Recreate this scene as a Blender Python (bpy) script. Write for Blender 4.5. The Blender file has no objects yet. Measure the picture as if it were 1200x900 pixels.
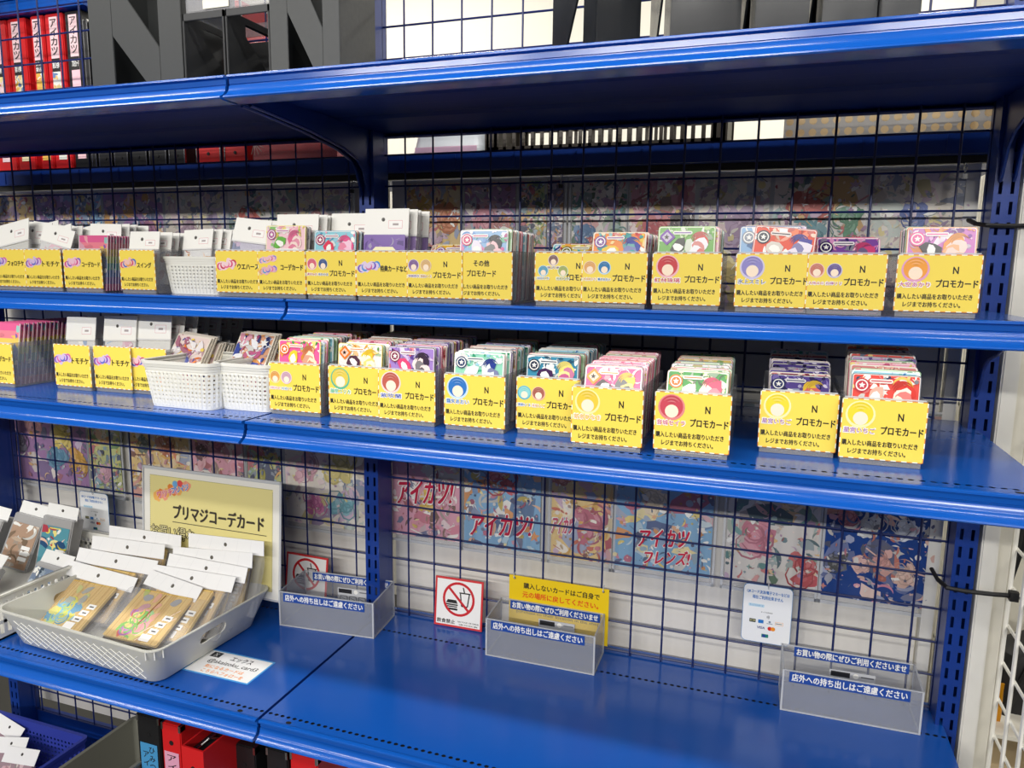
import bpy, bmesh, math, random
from mathutils import Vector, Matrix, Euler

SC = bpy.context.scene
COL = SC.collection
R = math.radians

# ------------------------------------------------------------------ camera, world, lamps, exposure
YAW, PIT, ROL, CX, CY, CZ, F = -0.333704489, -0.154324828, 0.0135307114, 0.581690731, -1.12813759, 0.364635748, 867.776714
_f = Vector((math.sin(YAW) * math.cos(PIT), math.cos(YAW) * math.cos(PIT), math.sin(PIT)))
_r0 = Vector((math.cos(YAW), -math.sin(YAW), 0)); _u0 = _r0.cross(_f)
_r = _r0 * math.cos(ROL) + _u0 * math.sin(ROL); _u = -_r0 * math.sin(ROL) + _u0 * math.cos(ROL)
cam = bpy.data.cameras.new('camera'); camo = bpy.data.objects.new('camera', cam); COL.objects.link(camo)
cam.sensor_width = 36; cam.lens = F / 1200 * 36; cam.clip_start = 0.02
camo.matrix_world = Matrix(((_r.x, _u.x, -_f.x, CX), (_r.y, _u.y, -_f.y, CY), (_r.z, _u.z, -_f.z, CZ), (0, 0, 0, 1)))
SC.camera = camo

def ray(px, py): return _f + (px - 600) / F * _r + (450 - py) / F * _u
def at(px, py, Y):
    d = ray(px, py); t = (Y - CY) / d.y; return Vector((CX, CY, CZ)) + t * d
def atz(px, py, Z):
    d = ray(px, py); t = (Z - CZ) / d.z; return Vector((CX, CY, CZ)) + t * d

SC.view_settings.view_transform = 'Standard'; SC.view_settings.look = 'None'
SC.view_settings.exposure = 0.0; SC.view_settings.gamma = 1; SC.view_settings.use_curve_mapping = False
try: SC.cycles.transparent_max_bounces = 24
except Exception: pass

W = bpy.data.worlds.new('store_air'); SC.world = W; W.use_nodes = True
W.node_tree.nodes['Background'].inputs[0].default_value = (1.0, 0.97, 0.93, 1)
W.node_tree.nodes['Background'].inputs[1].default_value = 0.15

def tube_light(name, x, y, z, sx, sy, power, rx=0, col=(1, 0.97, 0.92)):
    l = bpy.data.lights.new(name, 'AREA'); l.shape = 'RECTANGLE'; l.size = sx; l.size_y = sy; l.energy = power; l.color = col
    o = bpy.data.objects.new(name, l); COL.objects.link(o); o.location = (x, y, z); o.rotation_euler = (rx, 0, 0); return o
for lx in (-1.6, 0.0, 1.6):
    tube_light('ceiling_tube', lx, -0.85, 1.55, 1.25, 0.10, 13.5)
    tube_light('ceiling_tube', lx, -2.3, 1.55, 1.25, 0.10, 12, R(20))
    tube_light('ceiling_tube', lx, -4.2, 1.55, 1.25, 0.10, 46, R(50))
for lx in (-0.9, 0.9):
    tube_light('ceiling_tube', lx, 1.1, 1.55, 1.25, 0.10, 12)

# ------------------------------------------------------------------ colour and materials
def lin(c): return c / 12.92 if c <= 0.04045 else ((c + 0.055) / 1.055) ** 2.4
def rgb(r, g, b): return (lin(r / 255), lin(g / 255), lin(b / 255), 1.0)
def hx(s): s = s.lstrip('#'); return rgb(int(s[0:2], 16), int(s[2:4], 16), int(s[4:6], 16))

def mat(name, col, rough=0.5, metal=0.0, noise=0.0, nscale=60, spec=0.5, coat=0.0):
    m = bpy.data.materials.new(name); m.use_nodes = True; nt = m.node_tree; p = nt.nodes['Principled BSDF']
    p.inputs['Base Color'].default_value = col; p.inputs['Roughness'].default_value = rough; p.inputs['Metallic'].default_value = metal
    p.inputs['Specular IOR Level'].default_value = spec; p.inputs['Coat Weight'].default_value = coat
    if noise:
        tc = nt.nodes.new('ShaderNodeTexCoord'); n = nt.nodes.new('ShaderNodeTexNoise'); n.inputs['Scale'].default_value = nscale
        n.inputs['Detail'].default_value = 4
        mr = nt.nodes.new('ShaderNodeMapRange'); mr.inputs['To Min'].default_value = max(0.02, rough - noise); mr.inputs['To Max'].default_value = rough + noise
        nt.links.new(tc.outputs['Object'], n.inputs['Vector']); nt.links.new(n.outputs['Fac'], mr.inputs['Value']); nt.links.new(mr.outputs[0], p.inputs['Roughness'])
    return m

def mat_attr(name, rough=0.5, spec=0.4):
    m = mat(name, (1, 1, 1, 1), rough, spec=spec); nt = m.node_tree
    a = nt.nodes.new('ShaderNodeAttribute'); a.attribute_name = 'ink'
    nt.links.new(a.outputs['Color'], nt.nodes['Principled BSDF'].inputs['Base Color']); return m

def mat_clear(name, col, alpha, rough=0.12):
    m = bpy.data.materials.new(name); m.use_nodes = True; nt = m.node_tree; p = nt.nodes['Principled BSDF']
    p.inputs['Base Color'].default_value = col; p.inputs['Roughness'].default_value = rough; p.inputs['Alpha'].default_value = alpha
    p.inputs['Specular IOR Level'].default_value = 0.6
    return m

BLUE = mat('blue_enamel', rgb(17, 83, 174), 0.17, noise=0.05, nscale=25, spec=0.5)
def scuff(m):   # worn grey scratches in the enamel of the shelf tops
    nt = m.node_tree; p = nt.nodes['Principled BSDF']; tc = nt.nodes.new('ShaderNodeTexCoord')
    mp = nt.nodes.new('ShaderNodeMapping'); mp.inputs['Scale'].default_value = (3.0, 26.0, 8.0); mp.inputs['Rotation'].default_value = (0, 0, 0.5)
    n = nt.nodes.new('ShaderNodeTexNoise'); n.inputs['Scale'].default_value = 3.0; n.inputs['Detail'].default_value = 6
    cr = nt.nodes.new('ShaderNodeValToRGB'); cr.color_ramp.elements[0].position = 0.70; cr.color_ramp.elements[1].position = 0.80
    cr.color_ramp.elements[0].color = p.inputs['Base Color'].default_value; cr.color_ramp.elements[1].color = rgb(36, 98, 188)
    nt.links.new(tc.outputs['Object'], mp.inputs['Vector']); nt.links.new(mp.outputs[0], n.inputs['Vector'])
    nt.links.new(n.outputs['Fac'], cr.inputs['Fac']); nt.links.new(cr.outputs[0], p.inputs['Base Color'])
scuff(BLUE)
UNDER = mat('blue_enamel_under_shade', rgb(10, 50, 132), 0.5, spec=0.2)  # the shelf enamel again, shade underneath put into its darker colour
BLUE2 = mat('blue_wire_coat', rgb(12, 32, 92), 0.4)
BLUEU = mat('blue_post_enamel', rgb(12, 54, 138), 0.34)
PRINT = mat_attr('printed_card', 0.45); GLOSS = mat_attr('printed_gloss', 0.25); SHEET = mat_attr('printed_film', 0.32)
CLEAR = mat_clear('clear_acrylic', rgb(200, 203, 208), 0.15); SMOKE = mat_clear('clear_acrylic_side', rgb(160, 160, 164), 0.36, 0.2)
BIN = mat_clear('scuffed_acrylic', rgb(170, 174, 184), 0.42, 0.25); RIMC = mat_clear('acrylic_edge', rgb(225, 228, 232), 0.65, 0.2)
FILM = mat_clear('clear_film', rgb(225, 225, 228), 0.16, 0.10)
WHITEP = mat('white_plastic', rgb(238, 237, 228), 0.4); GREYT = mat('grey_tray_plastic', rgb(206, 206, 198), 0.5)
WHITEM = mat('white_painted_metal', rgb(236, 234, 226), 0.35); BOARD = mat('white_back_board', rgb(225, 222, 216), 0.35)
WALLM = mat('white_wall_paint', rgb(240, 236, 222), 0.7, noise=0.1); FLOORM = mat('grey_floor_vinyl', rgb(60, 59, 56), 0.5, noise=0.1, nscale=8)
BLACKP = mat('black_plastic', rgb(44, 45, 46), 0.5, noise=0.06, nscale=120); BLACKG = mat('black_gloss_plastic', rgb(30, 32, 35), 0.22, noise=0.08, nscale=50)
DARK = mat('black_rubber_and_shade', rgb(22, 22, 24), 0.55); STEEL = mat('nickel_steel', rgb(200, 200, 200), 0.25, 1.0)
REDB = mat('red_binder_cloth', rgb(214, 30, 34), 0.42); BLKB = mat('black_binder_cloth', rgb(30, 30, 32), 0.4)
BROWN = mat('dark_wicker_plastic', rgb(52, 44, 34), 0.5); PERF = mat('pale_perforated_plastic', rgb(158, 154, 148), 0.45)
VIOLET = mat('blue_basket_plastic', rgb(52, 66, 165), 0.45); GREYB = mat('olive_grey_plastic', rgb(128, 128, 118), 0.5)
LATT = mat('tray_relief', rgb(250, 250, 245), .5)
TAN = mat('kraft_paper', rgb(200, 178, 140), 0.7); CREAMB = mat('cream_panel_paint', rgb(226, 222, 208), 0.55)
GOLDF = mat('orange_foil', rgb(220, 150, 20), 0.28, 0.5)

# ------------------------------------------------------------------ objects, tags
def tag(o, label=None, cat=None, group=None, kind=None):
    if label: o['label'] = label
    if cat: o['category'] = cat
    if group: o['group'] = group
    if kind: o['kind'] = kind
    return o
def thing(name, label, cat, loc=(0, 0, 0), rot=(0, 0, 0), group=None, parent=None):
    o = bpy.data.objects.new(name, None); COL.objects.link(o); o.location = loc; o.rotation_euler = rot
    o.empty_display_size = 0.02
    return tag(o, label, cat, group)
def place(name, me, parent=None, loc=(0, 0, 0), rot=(0, 0, 0)):
    o = bpy.data.objects.new(name, me); COL.objects.link(o); o.location = loc; o.rotation_euler = rot
    if parent: o.parent = parent
    return o

class MB:
    def __init__(s): s.v = []; s.f = []; s.c = []; s.cur = None
    def add(s, vs, fs):
        o = len(s.v); s.v += [tuple(v) for v in vs]; s.f += [tuple(i + o for i in f) for f in fs]; s.c += [s.cur] * len(fs); return s
    def box(s, a, b):
        x0, y0, z0 = a; x1, y1, z1 = b
        return s.add([(x0, y0, z0), (x1, y0, z0), (x1, y1, z0), (x0, y1, z0), (x0, y0, z1), (x1, y0, z1), (x1, y1, z1), (x0, y1, z1)],
                     [(0, 3, 2, 1), (4, 5, 6, 7), (0, 1, 5, 4), (1, 2, 6, 5), (2, 3, 7, 6), (3, 0, 4, 7)])
    def tf(s, M, fn):
        t = MB(); fn(t); return s.add([M @ Vector(v) for v in t.v], t.f)
    def tube(s, pts, r, n=6, closed=False):
        pts = [Vector(p) for p in pts]; m = len(pts); rings = []
        for i, p in enumerate(pts):
            if closed: d = pts[(i + 1) % m] - pts[i - 1]
            else: d = pts[min(i + 1, m - 1)] - pts[max(i - 1, 0)]
            d.normalize(); up = Vector((0, 0, 1)) if abs(d.z) < 0.9 else Vector((0, 1, 0))
            a = d.cross(up).normalized(); b = d.cross(a)
            rings.append([p + r * (math.cos(2 * math.pi * k / n) * a + math.sin(2 * math.pi * k / n) * b) for k in range(n)])
        vs = [v for rg in rings for v in rg]; fs = []
        for i in range(m if closed else m - 1):
            j = (i + 1) % m
            for k in range(n): fs.append((i * n + k, i * n + (k + 1) % n, j * n + (k + 1) % n, j * n + k))
        if not closed: fs.append(tuple(range(n - 1, -1, -1))); fs.append(tuple((m - 1) * n + k for k in range(n)))
        return s.add(vs, fs)
    def prism(s, poly, h, axis='y', off=0):   # poly of (u,v); extruded over h along axis
        n = len(poly)
        def P(u, v, w): return {'y': (u, w, v), 'z': (u, v, w), 'x': (w, u, v)}[axis]
        vs = [P(u, v, off) for u, v in poly] + [P(u, v, off + h) for u, v in poly]
        return s.add(vs, [tuple(range(n)), tuple(range(2 * n - 1, n - 1, -1))] + [(i, i + n, (i + 1) % n + n, (i + 1) % n) for i in range(n)])
    def loft(s, loops, cap0=False, cap1=False):
        n = len(loops[0]); vs = [p for l in loops for p in l]; fs = []
        for i in range(len(loops) - 1):
            for k in range(n): fs.append((i * n + k, i * n + (k + 1) % n, (i + 1) * n + (k + 1) % n, (i + 1) * n + k))
        if cap0: fs.append(tuple(range(n - 1, -1, -1)))
        if cap1: fs.append(tuple((len(loops) - 1) * n + k for k in range(n)))
        return s.add(vs, fs)
    def mesh(s, name, material, smooth=False, fix=True, bevel=0):
        me = bpy.data.meshes.new(name); me.from_pydata(s.v, [], s.f)
        if fix:
            b = bmesh.new(); b.from_mesh(me); bmesh.ops.recalc_face_normals(b, faces=b.faces)
            if bevel: bmesh.ops.bevel(b, geom=b.edges[:], offset=bevel, segments=2, affect='EDGES', clamp_overlap=True)
            b.to_mesh(me); b.free()
        me.materials.append(material)
        if smooth:
            for p in me.polygons: p.use_smooth = True
            try: me.set_sharp_from_angle(angle=R(35))
            except Exception: pass
        me.update(); return me
    def obj(s, name, material, parent=None, loc=(0, 0, 0), rot=(0, 0, 0), **k):
        return place(name, s.mesh(name, material, **k), parent, loc, rot)

def rrect(w, d, r, z, n=5, cx=0, cy=0):
    out = []
    for sx, sy, a0 in ((1, 1, 0), (-1, 1, 90), (-1, -1, 180), (1, -1, 270)):
        for k in range(n + 1):
            a = R(a0 + 90 * k / n); out.append((cx + sx * (w / 2 - r) + r * math.cos(a), cy + sy * (d / 2 - r) + r * math.sin(a), z))
    return out

# ------------------------------------------------------------------ lettering and printed artwork
_gl = {}
def glyphs(s, bold):
    k = (s, bold)
    if k in _gl: return _gl[k]
    c = bpy.data.curves.new('t', 'FONT'); c.body = s; c.size = 1; c.resolution_u = 2; c.offset = bold
    o = bpy.data.objects.new('t', c); COL.objects.link(o); bpy.context.view_layer.update()
    me = bpy.data.meshes.new_from_object(o.evaluated_get(bpy.context.evaluated_depsgraph_get()))
    vs = [(v.co.x, v.co.y) for v in me.vertices]; fs = [tuple(p.vertices) for p in me.polygons]
    bpy.data.objects.remove(o); bpy.data.curves.remove(c); bpy.data.meshes.remove(me)
    if vs:
        x0 = min(v[0] for v in vs); x1 = max(v[0] for v in vs); y0 = min(v[1] for v in vs); y1 = max(v[1] for v in vs)
        vs = [((x - (x0 + x1) / 2) / max(1e-6, x1 - x0), (y - (y0 + y1) / 2) / max(1e-6, y1 - y0)) for x, y in vs]
    _gl[k] = (vs, fs); return _gl[k]

def clip(poly, x0, y0, x1, y1):
    for ax, val, sg in ((0, x0, 1), (0, x1, -1), (1, y0, 1), (1, y1, -1)):
        out = []; n = len(poly)
        for i in range(n):
            p, q = poly[i], poly[(i + 1) % n]; ip = sg * (p[ax] - val) >= 0; iq = sg * (q[ax] - val) >= 0
            if ip: out.append(p)
            if ip != iq:
                t = (val - p[ax]) / (q[ax] - p[ax]); out.append((p[0] + t * (q[0] - p[0]), p[1] + t * (q[1] - p[1])))
        poly = out
        if len(poly) < 3: return []
    return poly

class Canvas:      # a printed sheet: u right, v up, facing -Y, origin at its lower left corner
    L = 0.000015
    def __init__(s, w, h, base, t=0.0006, corner=0):
        s.w, s.h, s.v, s.f, s.c, s.k, s.box = w, h, [], [], [], 0, (0, 0, w, h)
        if corner: pl = [(p[0] + w / 2, p[1] + h / 2) for p in rrect(w, h, corner, 0, 4)]
        else: pl = [(0, 0), (w, 0), (w, h), (0, h)]
        n = len(pl); s.v += [(u, 0, v) for u, v in pl] + [(u, t, v) for u, v in pl]
        s.f += [tuple(range(n)), tuple(range(2 * n - 1, n - 1, -1))] + [(i + n, (i + 1) % n + n, (i + 1) % n, i) for i in range(n)]
        s.c += [base] * (n + 2); s.corner = corner
    def poly(s, pts, col, layer=None, noclip=False):
        if not noclip: pts = clip(pts, *s.box)
        if len(pts) < 3: return
        if layer is None: s.k += 1; layer = s.k
        a = sum(pts[i][0] * pts[(i + 1) % len(pts)][1] - pts[(i + 1) % len(pts)][0] * pts[i][1] for i in range(len(pts)))
        if a < 0: pts = pts[::-1]
        o = len(s.v); s.v += [(u, -s.L * layer, v) for u, v in pts]; s.f.append(tuple(range(o, o + len(pts)))); s.c.append(col)
    def rect(s, x0, y0, x1, y1, col, layer=None): s.poly([(x0, y0), (x1, y0), (x1, y1), (x0, y1)], col, layer)
    def disc(s, cx, cy, rx, col, ry=None, n=18, layer=None):
        ry = ry or rx; s.poly([(cx + rx * math.cos(2 * math.pi * k / n), cy + ry * math.sin(2 * math.pi * k / n)) for k in range(n)], col, layer)
    def ring(s, cx, cy, r0, r1, col, n=24):
        s.k += 1
        for k in range(n):
            a, b = 2 * math.pi * k / n, 2 * math.pi * (k + 1) / n
            s.poly([(cx + r * math.cos(t), cy + r * math.sin(t)) for r, t in ((r0, a), (r1, a), (r1, b), (r0, b))], col, s.k)
    def rr(s, cx, cy, w, h, r, col): s.poly([(p[0] + cx, p[1] + cy) for p in rrect(w, h, r, 0, 3)], col)
    def blob(s, rng, cx, cy, rx, ry, col, n=9, ir=0.35, rot=None):
        a0 = rng.random() * 6.28 if rot is None else rot; ph = rng.random() * 6.28; pts = []
        for k in range(n):
            t = 2 * math.pi * k / n + ph; q = 1 + ir * (rng.random() - 0.5) * 2; x, y = rx * q * math.cos(t), ry * q * math.sin(t)
            pts.append((cx + x * math.cos(a0) - y * math.sin(a0), cy + x * math.sin(a0) + y * math.cos(a0)))
        s.poly(pts, col)
    def star(s, cx, cy, r, col, n=5, q=0.45, a0=1.57):
        s.poly([(cx + r * (1 if k % 2 == 0 else q) * math.cos(a0 + math.pi * k / n), cy + r * (1 if k % 2 == 0 else q) * math.sin(a0 + math.pi * k / n)) for k in range(2 * n)], col)
    def arc(s, cx, cy, r, w, a0, a1, col, n=8):
        o = [(cx + r * math.cos(a0 + (a1 - a0) * k / n), cy + r * math.sin(a0 + (a1 - a0) * k / n)) for k in range(n + 1)]
        i = [(cx + (r - w * math.sin(math.pi * (k + .2) / (n + .4))) * math.cos(a0 + (a1 - a0) * k / n), cy + (r - w * math.sin(math.pi * (k + .2) / (n + .4))) * math.sin(a0 + (a1 - a0) * k / n)) for k in range(n, -1, -1)]
        s.poly(o + i, col)
    def line(s, x0, y0, x1, y1, w, col):
        d = Vector((x1 - x0, y1 - y0)).normalized() * w / 2; s.poly([(x0 + d.y, y0 - d.x), (x1 + d.y, y1 - d.x), (x1 - d.y, y1 + d.x), (x0 - d.y, y0 + d.x)], col)
    def text(s, t, cx, cy, w, h, col, bold=0.012, rot=0, skew=0):
        vs, fs = glyphs(t, 0.0); s.k += 1; ca, sa = math.cos(rot), math.sin(rot)
        q = bold * h * 1.0      # heavier strokes: the same glyphs struck again slightly to each side
        st = [(0, 0)] if bold <= 0.005 else [(-q, -q * .5), (q, -q * .5), (0, q)] if bold < .05 else [(q * math.cos(k * 1.047), q * math.sin(k * 1.047)) for k in range(6)]
        for dx, dy in st:
            s.k += .25
            o = len(s.v)
            for x, y in vs:
                u, v = x * w + skew * y * h, y * h; s.v.append((cx + u * ca - v * sa + dx, -s.L * s.k, cy + u * sa + v * ca + dy))
            for f in fs:
                p = [s.v[o + i] for i in f]
                a = sum(p[i][0] * p[(i + 1) % len(p)][2] - p[(i + 1) % len(p)][0] * p[i][2] for i in range(len(p)))
                s.f.append(tuple(i + o for i in (f if a > 0 else f[::-1]))); s.c.append(col)
    def mesh(s, name, material=None):
        me = bpy.data.meshes.new(name); me.from_pydata(s.v, [], s.f)
        at_ = me.color_attributes.new('ink', 'FLOAT_COLOR', 'CORNER'); buf = []
        for p in me.polygons: buf += list(s.c[p.index]) * p.loop_total
        at_.data.foreach_set('color', buf); me.materials.append(material or PRINT); me.update(); return me
    def obj(s, name, parent=None, loc=(0, 0, 0), rot=(0, 0, 0), material=None): return place(name, s.mesh(name, material), parent, loc, rot)

def mixc(a, b, t): return tuple(a[i] * (1 - t) + b[i] * t for i in range(3)) + (1,)
WHT = rgb(244, 243, 238); INK = rgb(34, 32, 30); CREAM = rgb(250, 226, 200)

def scribble(cv, rng, x0, y0, x1, y1, pal, n, smin, smax):      # a busy decorative print: petals, ribbons, stars and dots
    cv.box = (x0, y0, x1, y1)
    for i in range(n):
        c = rng.choice(pal); c = mixc(c, WHT if rng.random() < .55 else INK, rng.random() * .35)
        x, y = x0 + rng.random() * (x1 - x0), y0 + rng.random() * (y1 - y0); r = smin + (smax - smin) * rng.random() ** 1.6; k = rng.random()
        if k < .45: cv.blob(rng, x, y, r, r * (.3 + .5 * rng.random()), c)
        elif k < .72: a = rng.random() * 6.28; cv.arc(x, y, r * 1.5, r * .5, a, a + 1.2 + 2 * rng.random(), c)
        elif k < .84: cv.star(x, y, r * .7, c, rng.choice((4, 5, 6)))
        elif k < .93: cv.disc(x, y, r * .45, c, n=10)
        else: a = rng.random() * 3.14; cv.line(x, y, x + r * 2 * math.cos(a), y + r * 2 * math.sin(a), r * .18, c)
    cv.box = (0, 0, cv.w, cv.h)

# ================================================================== the room
XS, XR, XL = -0.053, 0.848, -0.978            # seams between bays
MB().box((-12, -16, -1.07), (12, 3.0, -1.05)).obj('floor', FLOORM)['kind'] = 'structure'
MB().box((-12, 1.60, -1.05), (12, 1.66, 2.2)).obj('wall_back', WALLM)['kind'] = 'structure'
MB().box((-1.10, 0.045, -0.66), (XS - 0.004, 0.052, 0.511)).obj('trim_1', BOARD)['kind'] = 'structure'
MB().box((XS + 0.004, 0.045, -0.66), (0.815, 0.052, 0.511)).obj('trim_2', BOARD)['kind'] = 'structure'
MB().box((0.817, 0.030, -0.66), (0.833, 0.052, 0.511)).obj('trim_3', WHITEM)['kind'] = 'structure'

# ------------------------------------------------------------------ gondola shelves
def hole_row(mb, x0, x1, yc, z, pitch=0.0098, hw=0.0045, rx=0.0032, ry=0.0026):
    n = max(1, int((x1 - x0) / pitch)); p = (x1 - x0) / n
    for i in range(n):
        cx = x0 + (i + .5) * p; out, inn = [], []
        for k, (sx, sy) in enumerate(((1, 0), (1, 1), (0, 1), (-1, 1), (-1, 0), (-1, -1), (0, -1), (1, -1))):
            out.append((cx + sx * p / 2, yc + sy * hw, z)); a = math.pi * k / 4; inn.append((cx + rx * math.cos(a), yc + ry * math.sin(a), z))
        mb.add(out + inn, [(k, (k + 1) % 8, (k + 1) % 8 + 8, k + 8) for k in range(8)])
PROF = [(0.0060, 0), (0.0004, 0), (-0.0010, -0.0008), (-0.0012, -0.0030), (0.0032, -0.0046), (0.0032, -0.0105), (0.0042, -0.0112), (0.0042, -0.0120), (0.0024, -0.0126),
        (0.0012, -0.0180), (-0.0012, -0.0215), (-0.0050, -0.0243), (-0.0085, -0.0262), (-0.0092, -0.0278), (-0.0080, -0.0292), (0.0000, -0.0300), (0.0220, -0.0300), (0.0220, -0.0285), (0.0060, -0.0285)]
def shelf(label, x0, x1, yf, z, yb=0.022):
    t = thing('shelf', label, 'shelf', ((x0 + x1) / 2, yf, z), group='blue enamel shelves'); o = Vector((-(x0 + x1) / 2, -yf, -z))
    L = lambda x, y, zz: (x + o.x, y + o.y, zz + o.z)
    m = MB(); a, b = x0 + o.x, x1 + o.x
    pr = [(y, zz) for y, zz in PROF]; n = len(pr)
    m.add([(a, y, zz) for y, zz in pr] + [(b, y, zz) for y, zz in pr], [tuple(range(n)), tuple(range(2 * n - 1, n - 1, -1))] + [(i, (i + 1) % n, (i + 1) % n + n, i + n) for i in range(n)])
    m.mesh_name = 0
    lip = m.obj('price_rail', BLUE, t, smooth=True)
    d = yb - yf; m = MB(); r1, r2 = 0.020, d - 0.085
    for y0, y1 in ((0.0055, r1 - .0045), (r1 + .0045, r2 - .0045), (r2 + .0045, d)): m.add([(a, y0, 0), (b, y0, 0), (b, y1, 0), (a, y1, 0)], [(0, 1, 2, 3)])
    hole_row(m, a, b, r1, 0); hole_row(m, a, b, r2, 0)
    m.obj('shelf_board', BLUE, t, fix=False)
    for r_ in (r1, r2): m = MB(); m.box((a + .002, r_ - .006, -.0030), (b - .002, r_ + .006, -.0018)); m.obj('hole_shade_strip', DARK, t)  # added black strips stand for the shade inside the hole rows
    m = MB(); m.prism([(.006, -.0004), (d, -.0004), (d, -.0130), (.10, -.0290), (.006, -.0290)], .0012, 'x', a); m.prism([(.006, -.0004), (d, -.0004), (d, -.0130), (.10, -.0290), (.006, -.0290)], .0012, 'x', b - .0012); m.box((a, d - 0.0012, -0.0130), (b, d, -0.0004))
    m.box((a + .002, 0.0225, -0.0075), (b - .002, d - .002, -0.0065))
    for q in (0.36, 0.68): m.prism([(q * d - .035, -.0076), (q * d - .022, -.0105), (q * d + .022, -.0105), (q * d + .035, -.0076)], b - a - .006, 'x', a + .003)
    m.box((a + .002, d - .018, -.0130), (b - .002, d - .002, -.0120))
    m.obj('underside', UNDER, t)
    for cx in (a + .042, b - .034): m = MB(); m.add([(cx + .0045 * math.cos(k * .785), 0.0098 + .0030 * math.sin(k * .785), 0.00025) for k in range(8)], [tuple(range(8))]); m.obj('peg_hole', DARK, t, fix=False)
    return t
ZT, Z1, Z2, Z3 = 0.590, 0.3195, 0.1655, -0.2565
YT, Y1, Y2, Y3 = -0.361, -0.260, -0.355, -0.354
for z, yf, ll, rl in ((ZT, YT, 'blue top shelf of the left bay under the charcoal cut-out holders', 'blue top shelf of the right bay under the glossy black holders'),
                      (Z1, Y1, 'blue upper middle shelf of the left bay under white header packets', 'blue upper middle shelf of the right bay under yellow signed boxes'),
                      (Z2, Y2, 'blue lower middle shelf of the left bay under two white baskets', 'blue lower middle shelf of the right bay with sleeved card boxes'),
                      (Z3, Y3, 'lowest visible blue shelf of the left bay under the grey tray', 'lowest visible blue shelf of the right bay, nearly empty')):
    shelf(ll, XL + .003, XS - .0025, yf, z); shelf(rl, XS + .0025, XR - .003, yf, z)
t = thing('base_deck', 'dark blue base deck and kick rail under the lowest shelf', 'shelf', (0, 0, -0.70))
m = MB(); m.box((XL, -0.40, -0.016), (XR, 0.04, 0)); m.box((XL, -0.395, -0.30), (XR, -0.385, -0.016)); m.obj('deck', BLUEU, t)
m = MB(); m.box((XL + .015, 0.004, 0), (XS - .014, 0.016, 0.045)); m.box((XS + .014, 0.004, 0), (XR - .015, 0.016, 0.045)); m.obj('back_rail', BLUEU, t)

# ------------------------------------------------------------------ slotted uprights
def upright(label, xc, z0=-0.72, z1=1.0, w=0.027):
    t = thing('upright_post', label, 'post', (xc, 0, z0), group='slotted blue uprights'); h = z1 - z0; m = MB()
    yf, yb = -0.035, 0.014
    m.box((-w / 2, yf + .0016, 0), (-w / 2 + .0016, yb, h)); m.box((w / 2 - .0016, yf + .0016, 0), (w / 2, yb, h)); m.box((-w / 2, yb - .0016, 0), (w / 2, yb, h))
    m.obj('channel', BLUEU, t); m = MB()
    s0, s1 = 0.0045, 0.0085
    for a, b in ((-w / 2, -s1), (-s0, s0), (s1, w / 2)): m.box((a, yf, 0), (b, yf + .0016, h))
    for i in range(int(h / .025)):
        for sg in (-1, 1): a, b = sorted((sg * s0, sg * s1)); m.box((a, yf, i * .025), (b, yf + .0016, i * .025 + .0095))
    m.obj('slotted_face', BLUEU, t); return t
upright('slotted blue upright between the two bays', XS)
upright('slotted blue upright at right end beside the white wire panel', XR)
upright('slotted blue upright at the far left end, mostly cut off', XL)

# ------------------------------------------------------------------ wire mesh panels
def mesh_panel(label, xs, e0, e1, zs):
    t = thing('wire_screen', label, 'wire panel', ((e0 + e1) / 2, 0, zs[0]), group='blue wire mesh panels'); ox = (e0 + e1) / 2; m = MB(); r = .00165
    z0, z1 = zs[0], zs[-1]
    for x in xs: m.tube([(x - ox, 0, 0), (x - ox, 0, z1 - z0)], r)
    for z in zs: m.tube([(e0 - ox, .0032, z - z0), (e1 - ox, .0032, z - z0)], r)
    m.obj('wire_grid', BLUE2, t); m = MB()
    m.tube([(e0 - ox, 0, 0), (e1 - ox, 0, 0), (e1 - ox, 0, z1 - z0), (e0 - ox, 0, z1 - z0)], .0021, closed=True); m.obj('border_wire', BLUE2, t); return t
ZS = [-0.6525 + .05 * i for i in range(34)]
mesh_panel('blue wire mesh panel behind the right bay', [.05 * i for i in range(17)], -.0405, .8345, ZS)
mesh_panel('blue wire mesh panel behind the left bay', [-.1065 - .0521 * k for k in range(17)], -.0685, -.960, ZS)

# ------------------------------------------------------------------ shelf brackets
def bracket(label, x, z, depth, drop=0.085):
    t = thing('shelf_bracket', label, 'bracket', (x, 0, z), group='shelf brackets'); d = depth
    p = [(-d + .03, -.0285), (-d + .06, -.0300), (-.20 * d / .36, -.037), (-.11, -.048), (-.075, -.058), (-.056, -.072), (-.048, -.090), (-.040, -.105), (-.0352, -.110), (-.0352, -.009), (-d + .03, -.009)]
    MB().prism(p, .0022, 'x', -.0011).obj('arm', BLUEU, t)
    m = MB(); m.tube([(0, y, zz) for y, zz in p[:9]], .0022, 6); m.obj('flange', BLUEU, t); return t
bracket('curved blue bracket under the top shelf, left of middle upright', XS - .0065, ZT, .355)
bracket('curved blue bracket under the top shelf, right of middle upright', XS + .0065, ZT, .355)
bracket('curved blue bracket under the top shelf at right upright', XR - .0080, ZT, .355)
bracket('curved blue bracket under the top shelf beyond the right upright', XR + .0070, ZT, .355)
bracket('short bracket under the upper middle shelf at right upright', XR - .0080, Z1, .25)
bracket('short bracket under the lower middle shelf at right upright', XR - .0080, Z2, .35)

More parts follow.
